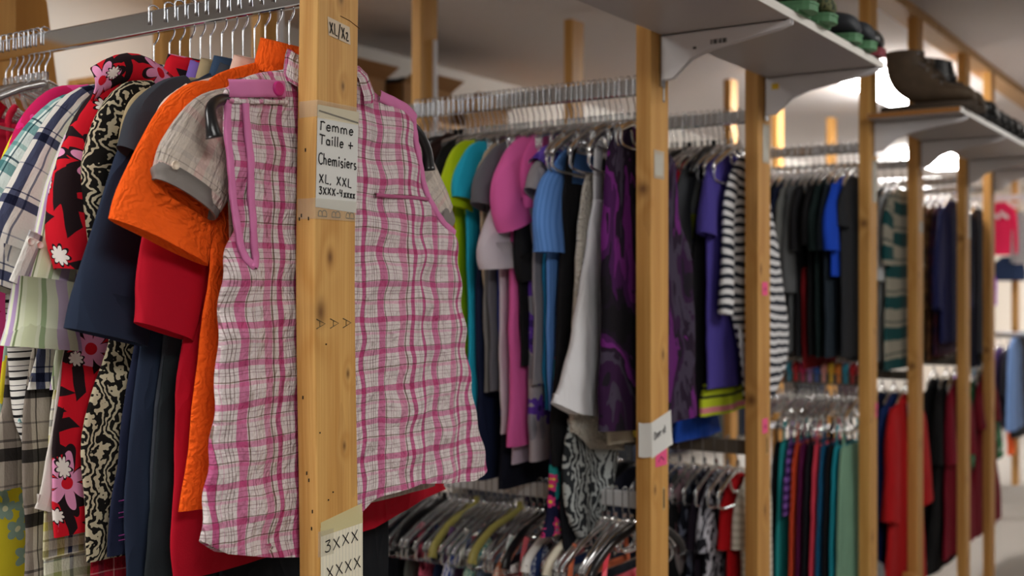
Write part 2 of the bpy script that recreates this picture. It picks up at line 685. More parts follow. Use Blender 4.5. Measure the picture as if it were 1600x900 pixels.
post_labels = [
    'nearest pine post carrying the handwritten women\'s plus size sign',
    'pine post with the folded white note and pink tag, second from the big sign',
    'pine post in front of the striped dress with two pink tags',
    'pine post at the near end of the boot shelf',
    'pine post just beyond the near end of the boot shelf',
    'pine post beside the dark red coat under the boot shelf',
    'pine post in front of the green patterned garment',
]
POSTS = []
for i, x in enumerate(FRONT):
    POSTS.append(post(x, 0.0, PINE_F if i == 0 else (PINE if i % 2 else PINE_B), post_labels[i], 0.009 if i == 0 else 0.0))
for x, lab in ((0.655, 'pine post behind the navy collar at the back of the first rack'),
               (0.985, 'pine post standing behind the plaid shirt collar at the wall side'),
               (1.68, 'tall pine post with a metal strip rising behind the second rail'),
               (2.63, 'pine post rising behind the second rail beside the shoe shelf'),
               (3.34, 'pine post at the wall side hidden behind the second front post'),
               (4.18, 'short looking pine post top above the third rail'),
               (4.83, 'pine post top seen past the post with pink tags, nearer of two'),
               (5.75, 'pine post top seen past the post with pink tags, farther of two')):
    p = post(x, 1.12, PINE if x < 3 else PINE_B, lab)
    if x in (1.68, 0.985, 2.63):
        m = MB(); m.box(x + 0.062, x + 0.078, 1.112, 1.12, 0.6, 2.2 if x != 2.63 else 2.06)
        m.obj('metal_standard', WHITE_METAL, p, smooth=False)
post(7.62, 0.40, PINE_B, 'farthest pine post standing on the carpet beyond the dark red coat')
post(6.35, 0.0, PINE_B, 'pine post beyond the green patterned garment, partly hidden')

m = MB(); m.box(-1.6, 9.0, 0.0, 0.089, POST_TOP, CEIL)
bm = m.obj('ceiling_beam', wood('pine_beam', (214, 178, 128), (176, 132, 84)), smooth=False)
tag(bm, 'long pine beam under the ceiling along the tops of the posts', 'beam')

# upper rails and lower rails: (x, y0, y1, z bottom, z top, material, label)
RX = [f + 0.075 for f in FRONT]
R_UP = [(1.836, 1.875), (1.842, 1.880), (1.852, 1.888), (1.868, 1.903), (1.868, 1.903), (1.868, 1.903), (1.868, 1.903)]
R_LO = {1: (0.893, 0.930, plain((205, 205, 206), 0.35)), 2: (0.942, 0.982, plain((96, 86, 74), 0.45)), 3: (1.060, 1.098, plain((84, 78, 70), 0.45)),
        4: (1.04, 1.075, plain((84, 78, 70), 0.45)), 5: (1.05, 1.085, plain((84, 78, 70), 0.45)), 6: (1.05, 1.085, plain((84, 78, 70), 0.45))}
ORD = ['first', 'second', 'third', 'fourth', 'fifth', 'sixth', 'seventh']


def rail(x, y0, y1, z0, z1, mat, label):
    t = thing('hanging_rail', (x, (y0 + y1) / 2, z0), label, 'clothes rail')
    m = MB()
    r = 0.004
    prof = []
    for cx, cz, a0 in ((1, 1, 0), (-1, 1, 90), (-1, -1, 180), (1, -1, 270)):
        for k in range(4):
            a = math.radians(a0 + k * 30)
            prof.append((x + cx * (0.008 - r) + r * math.cos(a), (z0 + z1) / 2 + cz * ((z1 - z0) / 2 - r) + r * math.sin(a)))
    m.prism(prof, y0, y1, 'y')
    m.obj('tube', mat, t, smooth=False)
    for y in (y0, y1 - 0.004):
        m = MB(); m.box(x - .02, x + .02, y, y + 0.004, z0 - .012, z1 + .012)
        m.obj('end_flange', STEEL, t, smooth=False)


for i in range(7):
    rail(RX[i], 0.040, 1.118, *R_UP[i], CHROME, ORD[i] + ' upper chrome clothes rail counted from the big handwritten sign')
for i, (a, b, mt) in R_LO.items():
    rail(RX[i], 0.040, 1.118, a, b, mt, 'lower clothes rail beneath the ' + ORD[i] + ' upper rail')
rail(7.53, 0.08, 1.1, 2.02, 2.055, WHITE_METAL, 'high far rail holding the pink sweatshirt')
rail(7.53, 0.08, 1.1, 1.05, 1.08, STEEL, 'low far rail below the pink sweatshirt')

# ------------------------------------------------------------------ shelves and brackets
SH_Z0, SH_Z1 = 1.966, 1.984
WHITE_BOARD = plain((168, 164, 163), 0.4, 0.4)


def shelf(x0, x1, label, raw=False):
    t = thing('wall_shelf_board', ((x0 + x1) / 2, -0.15, SH_Z0), label, 'shelf')
    m = MB(); m.box(x0, x1, -0.305, -0.006, SH_Z0, SH_Z1)
    bevel(m.obj('board', WHITE_BOARD, t, smooth=False), 0.0015)
    m = MB(); m.box(x0, x1, -0.3062, -0.3050, SH_Z0, SH_Z1)
    m.obj('front_edge', plain((224, 220, 214), .4), t, smooth=False)['label'] = 'white edge strip'
    if raw:
        n = NT('particle_board', 0.9)
        n.color(n.mix(n.noise(n.ob, 260, 2), lin((176, 124, 70)), lin((140, 92, 48))))
        m = MB(); m.box(x0 - 0.0012, x0, -0.303, -0.008, SH_Z0 + .001, SH_Z1 - .001)
        e = m.obj('raw_end', n.m, t, smooth=False)
        e['label'] = 'bare brown chipboard end'
    return t


shelf(0.57, 1.792, 'white shelf board with hiking shoes, held by the two nearest brackets')
shelf(2.66, 3.90, 'white shelf board with brown raw end carrying the boots', True)
shelf(3.905, 5.2, 'white shelf board continuing past the boots toward the far end')


def bracket(x, label, d=0.298, sticker=None):
    t = thing('shelf_bracket', (x, 0, SH_Z0), label, 'shelf bracket')
    pr = [(-0.004, 0), (-d, 0), (-d - .001, .012), (-d - .006, .012), (-d - .006, -.010), (-d + .02, -.018), (-.2, -.030), (-.12, -.044), (-.075, -.060), (-.05, -.082), (-.032, -.098), (-.006, -.100)]
    m = MB()
    m.prism([(p[0], SH_Z0 - .0005 + p[1]) for p in pr], x - .009, x - .006, 'x')
    m.prism([(p[0], SH_Z0 - .0005 + p[1]) for p in pr], x + .006, x + .009, 'x')
    m.box(x - .009, x + .009, -d, -.004, SH_Z0 - .003, SH_Z0 - .0005)
    m.obj('arm', WHITE_METAL, t, smooth=False)
    m = MB(); m.box(x - .011, x + .011, -.006, -.0005, SH_Z0 - .115, SH_Z0 - .001)
    m.obj('mounting_plate', STEEL, t, smooth=False)
    if sticker:
        s = sticker
        m = MB()
        if s == 'code':
            for k in range(11):
                w = random.choice((.0006, .0011, .0016))
                yy = -.125 - k * .0036
                m.box(x - .0094, x - .009, yy - w, yy + w, SH_Z0 - .034, SH_Z0 - .024)
            m.box(x - .0094, x - .009, -.09, -.082, SH_Z0 - .040, SH_Z0 - .035)
            m.obj('printed_code', INK, t, smooth=False)
        else:
            m.box(x - .0094, x - .009, -.042, -.022, SH_Z0 - .034, SH_Z0 - .018)
            q = m.obj('sticker', plain((226, 190, 40), 0.5), t, smooth=False)
            q['label'] = 'small yellow sticker'


bracket(1.067 + .05, 'white metal shelf bracket on the post with the white note', sticker='code')
bracket(1.70 + .05, 'white metal shelf bracket with a yellow sticker at the shoe shelf end', sticker='yellow')
bracket(2.71 + .05, 'white metal bracket under the raw brown end of the boot shelf')
bracket(3.33 + .05, 'white metal bracket under the middle of the boot shelf')
bracket(4.15 + .05, 'white metal bracket beneath the shelf beyond the boots')
bracket(4.69 + .05, 'farthest white shelf bracket above the green garment')

# small slots in the posts
for i, zs in ((1, (1.845, 0.925)), (2, (1.80, 0.975))):
    x = FRONT[i]
    for k, z in enumerate(zs):
        m = MB()
        m.box(x + .058, x + .068, -.0008, 0.0002, z - .026, z + .026)
        o = m.obj('slot_rim', plain((190, 160, 110), 0.4) if k else STEEL, POSTS[i], smooth=False)
        m = MB()
        m.box(x + .0605, x + .0655, -.0012, 0.0002, z - .021, z + .021)
        o = m.obj('slot', plain((24, 18, 14), 0.7) if (k or i == 2) else plain((230, 230, 225), 0.3), POSTS[i], smooth=False)

# ------------------------------------------------------------------ handwriting
def arc(cx, cy, rx, ry, a0, a1, n=9):
    return [(cx + rx * math.cos(math.radians(a0 + (a1 - a0) * i / (n - 1))), cy + ry * math.sin(math.radians(a0 + (a1 - a0) * i / (n - 1)))) for i in range(n)]


GLYPH = {
    'F': (.5, [[(.12, .98), (.08, 0)], [(.1, .95), (.5, .9)], [(.1, .55), (.38, .55)]]),
    'f': (.5, [[(.1, .9), (.06, 0)], [(.02, .82), (.3, .88), (.46, .78)]]),
    'e': (.5, [[(.05, .3), (.42, .34)] + arc(.24, .3, .19, .28, 10, 320, 11)]),
    'm': (.78, [[(.05, .58), (.06, 0)], [(.06, .4)] + arc(.2, .38, .14, .2, 150, 0, 6) + [(.35, 0)], [(.35, .4)] + arc(.5, .38, .14, .2, 150, 0, 6) + [(.66, 0)]]),
    'T': (.62, [[(0, .98), (.6, .9)], [(.28, .95), (.26, 0)]]),
    'a': (.5, [arc(.22, .28, .18, .26, 30, 390, 12), [(.4, .54), (.4, .08), (.46, 0)]]),
    'i': (.22, [[(.1, .56), (.1, 0)], arc(.1, .8, .035, .035, 0, 360, 7)]),
    'l': (.2, [[(.1, 1.0), (.08, .08), (.14, 0)]]),
    'C': (.6, [arc(.36, .5, .3, .5, 50, 315, 13)]),
    'h': (.5, [[(.06, 1), (.06, 0)], [(.06, .36)] + arc(.22, .36, .15, .2, 150, 0, 6) + [(.38, 0)]]),
    's': (.42, [arc(.2, .42, .14, .14, 40, 260, 8) + arc(.2, .14, .15, .14, 80, -140, 8)]),
    'r': (.36, [[(.06, .56), (.06, 0)], [(.06, .36), (.18, .52), (.32, .5)]]),
    'X': (.62, [[(.04, .95), (.52, .02)], [(.5, .98), (.02, 0)]]),
    'x': (.52, [[(.04, .68), (.42, .02)], [(.42, .7), (.02, 0)]]),
    'L': (.52, [[(.1, .98), (.08, .03), (.46, 0)]]),
    ',': (.26, [[(.1, .08), (.06, -.12)]]),
    '.': (.2, [[(.08, .05), (.12, .02)]]),
    '3': (.55, [[(.05, .92), (.42, .95), (.2, .58)] + arc(.22, .3, .22, .28, 80, -150, 9)]),
    '4': (.55, [[(.1, .98), (.05, .5), (.44, .48)], [(.4, .95), (.36, 0)]]),
    '-': (.4, [[(.05, .4), (.32, .4)]]),
    '+': (.6, [[(.05, .45), (.55, .48)], [(.3, .85), (.28, .08)]]),
    '/': (.45, [[(.4, 1.15), (0, -.2)]]),
    '1': (.4, [[(.02, .55), (.2, .7), (.3, .5), (.06, .02), (.4, .02)]]),
    'B': (.55, [[(.06, 0), (.06, 1)], [(.06, 1), (.28, .98)] + arc(.28, .76, .2, .22, 80, -80, 7) + [(.08, .53)], [(.28, .53)] + arc(.3, .27, .22, .26, 80, -80, 7) + [(.06, 0)]]),
    'A': (.6, [[(0, 0), (.3, 1), (.6, 0)], [(.12, .38), (.48, .38)]]),
    'D': (.6, [[(.08, .95), (.06, 0)], [(.08, .95), (.3, .9)] + arc(.26, .46, .28, .44, 70, -80, 8) + [(.06, 0)]]),
    'k': (.45, [[(.06, .95), (.05, 0)], [(.38, .55), (.06, .25), (.4, 0)]]),
    ' ': (.4, []),
}


def scribe(mb, text, origin, ux, uz, size, width=None, th=0.0011, y=-0.0016, rough=0.012, rnd=None):
    """text strokes on a plane facing -y; origin (x, z); ux, uz unit 2-D directions of the writing line and of up"""
    rnd = rnd or random.Random(3)
    adv = sum(GLYPH[c][0] + .1 for c in text)
    kx = size if width is None else width / adv
    pen = 0.0
    for c in text:
        w, strokes = GLYPH[c]
        jy = rnd.uniform(-.04, .04)
        for st in strokes:
            p = smooth_path([(a + rnd.uniform(-rough, rough), b + rnd.uniform(-rough, rough)) for a, b in st], max(6, 3 * len(st))) if len(st) > 3 else np.array(st)
            q = []
            for a, b in p:
                X = (pen + a) * kx
                Z = (b + jy) * size
                q.append((origin[0] + ux[0] * X + uz[0] * Z, y, origin[1] + ux[1] * X + uz[1] * Z))
            mb.tube(q, th, 6, ry=0.00025)
        pen += w + .1


def quad_sheet(mb, c, y, n=10, curl=0.0, th=0.0004):
    """c: TL, TR, BR, BL as (x, z); thin sheet facing -y"""
    c = [np.array(q, float) for q in c]
    P = np.zeros((n, n, 3))
    for i in range(n):
        for j in range(n):
            a, b = j / (n - 1), i / (n - 1)
            q = (c[0] * (1 - a) + c[1] * a) * (1 - b) + (c[3] * (1 - a) + c[2] * a) * b
            P[i, j] = (q[0], y - curl * (a * b) ** 2, q[1])
    mb.grid(P)
    mb.grid(P + np.array([0, th, 0]), None, False, True)


def paper(name, c, label, cat, y=-0.0008, mat=PAPER, curl=0.0):
    loc = ((c[3][0] + c[2][0]) / 2, 0, (c[3][1] + c[2][1]) / 2)
    t = thing(name, loc, label, cat)
    m = MB(); quad_sheet(m, c, y, curl=curl)
    m.obj('sheet', mat, t)
    return t


def on(c, u, v):
    c = [np.array(q, float) for q in c]
    return (c[0] * (1 - u) + c[1] * u) * (1 - v) + (c[3] * (1 - u) + c[2] * u) * v


def lines_on(t, c, lines, name='handwriting', th=0.0010, y=-0.0016, ink=INK):
    for text, u0, u1, vt, vb in lines:
        m = MB()
        a, b = on(c, u0, vb), on(c, u1, vb)
        ux = (b - a) / np.linalg.norm(b - a)
        up_ = on(c, u0, vt) - a
        h = np.linalg.norm(up_)
        scribe(m, text, a, ux, up_ / h, h, np.linalg.norm(b - a), th, y)
        m.obj(name, ink, t)


c = [(-.003, 1.664), (.0865, 1.664), (.0805, 1.513), (-.0075, 1.517)]
t = paper('paper_sign', c, 'white handwritten sign for women\'s plus size shirts taped to the nearest post', 'sign')
lines_on(t, c, [('femme', .06, .90, .135, .235), ('Taille', .05, .66, .275, .375), ('+', .74, .90, .29, .38), ('Chemisiers', .03, .99, .46, .57),
                ('XL, XXL', .06, .88, .665, .755), ('3XXX-4', .06, .66, .79, .865), ('xxxx', .67, .97, .79, .865)])
m = MB(); quad_sheet(m, [on(c, 0, -.01), on(c, 1, -.01), on(c, 1, .12), on(c, 0, .12)], -.0012); m.obj('masking_strip', plain((222, 212, 184), 0.6), t)
m = MB(); a, b = on(c, .02, .05), on(c, .98, .10); m.tube([(a[0], -.0018, a[1]), (b[0], -.0018, b[1])], .0012, 6, ry=.0003); m.obj('ink_line', INK, t)
for z0, z1, x1 in ((1.648, 1.672, .087), (1.500, 1.530, .081)):
    m = MB()
    zc = (z0 + z1) / 2
    bx = -0.009 * math.exp(-((zc - 1.42) / 0.30) ** 2)
    P = [[(bx - .0007, .034, z), (bx - .0007, .018, z), (bx - .0007, .0, z), (bx, -.0022, z), (bx + .03, -.0022, z), (x1, -.0022, z)] for z in (z0, z1)]
    m.grid(np.array(P)); m.obj('adhesive_tape', TAPE, t, smooth=False)

c = [(.018, 1.797), (.066, 1.790), (.068, 1.764), (.020, 1.770)]
t = paper('tape_label', c, 'small clear tape label marked XL at the top of the nearest post', 'label', mat=plain((206, 186, 158), 0.5))
lines_on(t, c, [('XL/X1', .05, .93, .22, .86)], th=0.0010)

c = [(.003, 1.052), (.0955, 1.0605), (.096, .925), (.004, .925)]
n = NT('ruled_paper', 0.7)
o = n.xyz(n.ob)
n.color(n.mix(n.lt(n.math('FRACT', n.math('MULTIPLY', o[0], 140.0)), 0.12), lin((228, 222, 200)), lin((198, 196, 184))))
t = paper('paper_note', c, 'lower cream note reading 3XXX taped crookedly to the nearest post', 'note', mat=n.m)
lines_on(t, c, [('3XXX', .08, .93, .165, .30), ('XXXX', .12, .99, .47, .61)], th=0.0009)
m = MB(); quad_sheet(m, [on(c, 0, -.06), on(c, .98, -.10), on(c, 1, .12), on(c, 0, .10)], -.0013); m.obj('adhesive_tape', clear_plastic((238, 226, 170), 0.55, 0.5, .1), t)
m = MB(); m.grid(np.array([[(-.0008, .026, z), (-.0008, .0, z), (.0, -.0016, z), (.03, -.0016, z)] for z in (1.010, 1.047)])); m.obj('tape_end', TAPE, t, smooth=False)

# rotated letters stamped into the near post
m = MB()
for x in (-.003, .026, .057):
    scribe(m, 'B', (x + .019, 1.503), (0, 1), (-1, 0), .018, .0125, .0009, -.0004, 0.0)
for x in (-.005, .024, .052):
    scribe(m, 'A', (x, 1.355), (0, -1), (1, 0), .0185, .0165, .0009, -.0004, 0.0)
o = m.obj('stamped_letters', plain((112, 92, 58), 0.7), POSTS[0])
m = MB(); m.tube([(.046, -.0005, 1.803), (.066, -.0005, 1.800), (.090, -.0005, 1.792)], .0006, 5); m.obj('saw_mark', plain((96, 60, 24), 0.8), POSTS[0])
for x, z in ((.015, 1.318), (.002, 1.19), (.02, 1.09), (.03, 1.10)):
    m = MB(); m.tube([(x, -.0004, z - .001), (x, -.0004, z + .001)], .0012, 7)
    m.obj('nail_hole', plain((30, 20, 12), 0.9), POSTS[0])
for y, z in ((.012, 1.50), (.02, 1.60), (.026, 1.505), (.03, 1.50), (.012, 1.05), (.02, 1.13), (.016, 1.12), (.01, 1.075), (.025, 1.24)):
    b = -0.009 * math.exp(-((z - 1.42) / 0.30) ** 2)
    m = MB(); m.tube([(b - .0004, y, z - .002), (b - .0004, y, z + .003)], .0010, 7)
    m.obj('nail_hole', plain((30, 20, 12), 0.9), POSTS[0])

# notes on the other posts
c = [(1.068, 1.102), (1.166, 1.122), (1.168, 1.044), (1.070, 1.022)]
t = paper('paper_note', c, 'folded white note with faint writing on the second post', 'note', curl=0.004)
lines_on(t, c, [('Dam-sk', .10, .72, .30, .52)], th=0.0012, y=-.0024, ink=plain((70, 72, 78), 0.7))
m = MB()
m.grid(np.array([[(1.068, -.0008, a), (1.064, .006, a - .001), (1.060, .016, a - .002), (1.054, .024, a)] for a in (1.102, 1.062, 1.026)])); m.obj('folded_edge', PAPER, t)
PINK_TAG = plain((236, 84, 140), 0.5)
for x, z, w, h, lab in ((1.088, 1.000, .058, .036, 'pink sticky tag below the folded white note'), (1.728, 1.380, .04, .036, 'upper pink sticky tag on the post by the striped dress'),
                        (1.728, 1.008, .04, .040, 'lower pink sticky tag on the post by the striped dress'), (2.775, .955, .024, .05, 'faint pink tag on the post at the boot shelf')):
    c = [(x, z + h), (x + w, z + h), (x + w, z), (x, z)]
    t = paper('sticky_tag', c, lab, 'tag', mat=PINK_TAG)
    m = MB(); m.tube([(x + w * .25, -.0014, z + h * .3), (x + w * .45, -.0014, z + h * .6), (x + w * .7, -.0014, z + h * .35)], .0012, 6, ry=.0003); m.obj('pen_mark', INK, t)
for x, z0, z1, x1, lab in ((1.085, 1.652, 1.700, 1.125, 'small taped white label below the slot on the second post'), (1.735, 1.745, 1.835, 1.775, 'long white paper strip on the third post'),
                           (2.745, 1.70, 1.83, 2.785, 'shiny taped label on the post at the boot shelf end'), (3.36, 1.62, 1.65, 3.40, 'small white tag on the fifth post')):
    c = [(x, z1), (x1, z1), (x1, z0), (x, z0)]
    t = paper('paper_label', c, lab, 'label')
    m = MB(); quad_sheet(m, [(x - .006, z1 + .008), (x1 + .006, z1 + .008), (x1 + .006, z0 - .008), (x - .006, z0 - .008)], -.0014); m.obj('adhesive_tape', TAPE, t)
c = [(4.20, 1.86), (4.236, 1.86), (4.236, 1.62), (4.20, 1.62)]
paper('paper_label', c, 'long white paper hanging on the post beside the navy jacket', 'label')

# ------------------------------------------------------------------ hangers
_hang = {}


def hanger(x, y, zt, kind='clear', label=None, group=None, yaw=0.0, side=1, stem=.058, half=.185, drop=.085):
    """zt: top of the rail; the hook rides on it; side: where the open end of the hook hangs (-1: -x)"""
    key = (kind, side, stem, half, drop)
    if key in _hang:
        t = copy_tree(_hang[key])
    else:
        t = thing('clothes_hanger', (0, 0, 0), '-', 'hanger')
        _hang[key] = t
        s = -side
        r = .0015
        g = .0105
        hk = [(-s * g, 0, -.026), (-s * g, 0, -.010), (-s * g, 0, -.001)] + [(-s * g * math.cos(a), 0, .0022 + .0065 * math.sin(a)) for a in np.linspace(.3, PI - .3, 7)] + \
             [(s * g, 0, -.002), (s * g, 0, -.030), (s * g * .95, 0, -.044), (s * g * .3, 0, -.056), (0, 0, -.066), (0, 0, -.038 - stem)]
        m = MB()
        m.tube(smooth_path(hk, 40), r, 8)
        m.obj('hook', STEEL if kind != 'black' else STEEL, t)
        zb = -.036 - stem
        m = MB()
        if kind == 'clear':
            p = smooth_path([(-half, 0, zb - drop), (-half * .9, 0, zb - drop * .78), (-half * .45, 0, zb - drop * .30), (-.03, 0, zb - .008), (0, 0, zb), (.03, 0, zb - .008), (half * .45, 0, zb - drop * .30), (half * .9, 0, zb - drop * .78), (half, 0, zb - drop)], 33)
            m.tube(p, .0085, 10, ry=.0045)
            p = smooth_path([(-.055, 0, zb - .026), (-.04, 0, zb - .055), (0, 0, zb - .062), (.04, 0, zb - .055), (.055, 0, zb - .026)], 16)
            m.tube(p, .005, 8, ry=.0035)
            m.tube([(0, 0, zb + .022), (0, 0, zb - .012)], .007, 10, ry=.005)
            m.obj('shoulder_bar', CLEAR, t)
            m = MB()
            p = [(-half * .93, 0, zb - drop * .85), (-half * .9, 0, zb - drop - .03), (0, 0, zb - drop - .036), (half * .9, 0, zb - drop - .03), (half * .93, 0, zb - drop * .85)]
            m.tube(smooth_path(p, 25), .0035, 8)
            m.obj('trouser_bar', CLEAR, t)
        else:
            mat = {'black': BLACK_PLASTIC, 'white': plain((228, 226, 222), 0.35), 'yellow': plain((170, 162, 88), 0.4), 'cream': plain((216, 208, 188), 0.4)}[kind]
            p = smooth_path([(-half, .0, zb - drop - .012), (-half * .93, 0, zb - drop * .8), (-half * .6, 0, zb - drop * .34), (-.04, 0, zb - .010), (0, 0, zb), (.04, 0, zb - .010), (half * .6, 0, zb - drop * .34), (half * .93, 0, zb - drop * .8), (half, 0, zb - drop - .012)], 37)
            u = np.abs(np.linspace(-1, 1, 37))
            m.tube(p, .008 + .007 * u ** 2, 12, ry=.006 + .004 * u ** 2)
            m.tube([(0, 0, zb + .02), (0, 0, zb - .01)], .007, 10)
            m.obj('shoulder_bar', mat, t)
    t.location = (x, y, zt)
    t.rotation_euler = (0, 0, math.radians(yaw))
    t['label'] = label or 'clear plastic hanger'
    if group:
        t['group'] = group
    elif 'group' in t:
        del t['group']
    return t


# ------------------------------------------------------------------ garments
def wob(a, b, seed, fa, fb, n=4):
    r = np.random.RandomState(seed)
    s = 0
    for k in range(n):
        s = s + np.sin(a * fa * (0.6 + 0.9 * r.rand()) + b * fb * (r.rand() - .5) * 2 + r.rand() * 6.28) / (1 + .5 * k)
    return s / 2.2


def body_mesh(rows, y, d=.012, fold=.007, ff=34, seed=1, N=56, M=44, hem=None, crink=.0015, hang=0.5, vofs=0.0, topd=.6, hemlip=True, fseed=None, lean=0.0):
    R = smooth_path(rows, M)
    mb = MB()
    zs, xl, xr = R[:, 0], R[:, 1], R[:, 2]
    t = (zs - zs[0]) / (zs[-1] - zs[0] + 1e-9)
    th = np.linspace(PI, 3 * PI, N, endpoint=False)          # left, front (-y), right, back
    c, s = np.cos(th), np.sin(th)
    cx = np.sign(c) * np.abs(c) ** .8
    sy = np.sign(s) * np.abs(s) ** .7
    w, xc = (xr - xl) / 2, (xr + xl) / 2
    X = xc[:, None] + w[:, None] * cx[None]
    front = (s < 0)
    dd = d * (1 - (1 - topd) * np.clip((t - .75) / .25, 0, 1))
    Z = np.repeat(zs[:, None], N, 1)
    A = .0085 * np.clip((zs[-1] + .02 - zs) * 4.5, 0, 1) if fseed is not None else fold * (1 - hang * t) * np.clip((1.02 - t) * 6, 0, 1)
    wv = wob(X, Z, seed if fseed is None else fseed, ff if fseed is None else 30, 4)
    wv2 = wob(X, Z, seed + 50, ff * 2.1, 9)
    Y = y + dd[:, None] * sy[None] + A[:, None] * wv + crink * wv2 + crink * .8 * wob(Z, X, seed + 9, 60, 40)
    Y = Y + lean * ((1 - t) ** 1.3)[:, None]
    X = X + .004 * (1 - t)[:, None] * np.sin(Z * 23 + seed) + .002 * wob(Z, X * 0, seed + 3, 40, 0)
    if hem is not None:
        hx, hz = np.array(hem).T
        Z = Z + np.interp(X, hx, hz) * ((1 - t) ** 3)[:, None]
    P = np.stack([X, Y, Z], -1)
    U = np.zeros((M, N + 1, 2))
    back = ~front & (c > -.999)
    Uu = np.where(back[None], 2 * xl[:, None] - X, X)
    U[:, :N, 0] = Uu
    U[:, N, 0] = X[:, 0]
    # seam at the right edge: wrap columns that jump
    U[:, :N, 1] = Z + vofs
    U[:, N, 1] = Z[:, 0] + vofs
    b = mb.grid(P, U, True)
    mb.cap([b + (M - 1) * N + j for j in range(N)], False)
    if hemlip:
        I0 = P[0]
        cen = np.array([xc[0], y, 0])
        I1 = I0.copy(); I1[:, 0] = xc[0] + (I0[:, 0] - xc[0]) * .985; I1[:, 1] += -np.sign(sy) * .0016
        I2 = I1.copy(); I2[:, 0] = xc[0] + (I0[:, 0] - xc[0]) * .98; I2[:, 1] += -np.sign(sy) * .003; I2[:, 2] += .02
        Q = np.stack([I0, I1, I2])
        UU = np.zeros((3, N + 1, 2)); UU[:] = U[0][None]; UU[2, :, 1] += .07
        mb.grid(Q, UU, True, True)
    return mb


def sleeve_mesh(path, y, d=.016, seed=1, N=26, M=20, dy=0.0, lip=.06, crink=.003, oval=.8, opening=1.0):
    """path rows: (x, z, half width); y drifts by dy toward the end"""
    R = smooth_path(path, M)
    c = R[:, :2]
    h = R[:, 2]
    tg = np.gradient(c, axis=0)
    tg /= np.linalg.norm(tg, axis=1)[:, None] + 1e-9
    nr = np.stack([-tg[:, 1], tg[:, 0]], -1)
    th = np.linspace(0, 2 * PI, N, endpoint=False)
    co, si = np.cos(th), np.sin(th)
    co = np.sign(co) * np.abs(co) ** oval
    t = np.linspace(0, 1, M)
    L = np.concatenate([[0], np.cumsum(np.linalg.norm(np.diff(c, axis=0), axis=1))])
    rad = 1 + .05 * wob(np.repeat(t[:, None], N, 1) * 1.0, np.repeat(th[None], M, 0), seed, 7, 2)
    dd = d * (.7 + .5 * t * opening)
    X = c[:, 0, None] + nr[:, 0, None] * h[:, None] * co[None] * rad
    Z = c[:, 1, None] + nr[:, 1, None] * h[:, None] * co[None] * rad
    Y = y + dy * t[:, None] + dd[:, None] * si[None] * rad + crink * wob(X, Z, seed + 5, 55, 25) + .0045 * t[:, None] * wob(X, Z, seed + 8, 24, 14)
    P = np.stack([X, Y, Z], -1)
    U = np.zeros((M, N + 1, 2))
    U[:, :, 0] = (np.linspace(0, 1, N + 1)[None] * 4 * h.mean())
    U[:, :, 1] = 3.0 - L[:, None]
    mb = MB()
    mb.grid(P, U, True, True)
    if lip:
        e = P[-1]
        cen = e.mean(0)
        ax = np.array([tg[-1, 0], 0, tg[-1, 1]])
        I1 = cen + (e - cen) * np.array([.95, .86, .95])
        I2 = cen + (e - cen) * np.array([.85, .7, .85]) - ax * lip
        Q = np.stack([e, I1, I2])
        UU = np.zeros((3, N + 1, 2)); UU[:] = U[-1][None]; UU[2, :, 1] += lip
        b = mb.grid(Q, UU, True, True)
        mb.cap([b + 2 * N + j for j in range(N)], False)
    return mb


def collar_mesh(cx, y, z, h=.035, a=.062, b=.018, lean=.01, N=30, gap=.0, tilt=0.0):
    th = np.linspace(-PI / 2 + gap, 1.5 * PI - gap, N)
    P = []
    for k, (s, dz) in enumerate(((1.16, 0), (1.12, .3), (1.0, .75), (.94, 1.0), (.88, .96), (.86, .6), (.86, .2))):
        P.append([(cx + a * s * math.cos(t) , y + b * s * math.sin(t), z + h * dz - .012 * (1 - math.sin(t)) / 2 + tilt * math.cos(t)) for t in th])
    P = np.array(P)
    U = np.zeros((len(P), N, 2)); U[:, :, 0] = np.linspace(0, .35, N)[None]; U[:, :, 1] = np.linspace(0, .08, len(P))[:, None]
    mb = MB()
    mb.grid(P, U, False, True)
    return mb


_seed = [10]


def garment(name, cat, label, y, rx, mat, rows, sleeves=(), collar=None, d=.011, fold=.007, ff=34, yaw=0.0, group=None, hem=None, straps=None, crink=.0015, lod=1.0, part='bodice', vofs=0.0, smat=None, topd=.6, sd=.015, lean=0.0):
    _seed[0] += 1
    sd0 = _seed[0]
    t = thing(name, (rx, y, rows[0][0]), label, cat, group)
    N, M = int(56 * lod), int(44 * lod)
    body_mesh(rows, y, d, fold, ff, sd0, N, M, hem, crink, vofs=vofs, topd=topd, fseed=int(rx * 100), lean=lean).obj(part, mat, t)
    for k, sl in enumerate(sleeves):
        opt = sl[1] if len(sl) == 2 and isinstance(sl[1], dict) else {}
        path = sl[0] if opt or len(sl) == 2 and isinstance(sl[1], dict) else sl
        o = sleeve_mesh(path, y, opt.get('d', sd), sd0 + k, max(16, int(26 * lod)), max(12, int(20 * lod)), opt.get('dy', 0.0), opt.get('lip', .06), opt.get('crink', .003)).obj('sleeve', opt.get('mat', smat or mat), t)
    if collar:
        cz, h, a, b, cm = collar
        collar_mesh((rows[-1][1] + rows[-1][2]) / 2, y, cz, h, a, b).obj('collar', cm or mat, t)
    if straps:
        for pts, w in straps:
            m = MB()
            m.tube(smooth_path([(p[0], y + (p[2] if len(p) > 2 else 0), p[1]) for p in pts], 16), w, 8, ry=.0035)
            m.obj('strap', mat, t)
    if yaw:
        t.rotation_euler = (0, 0, math.radians(yaw))
    return t


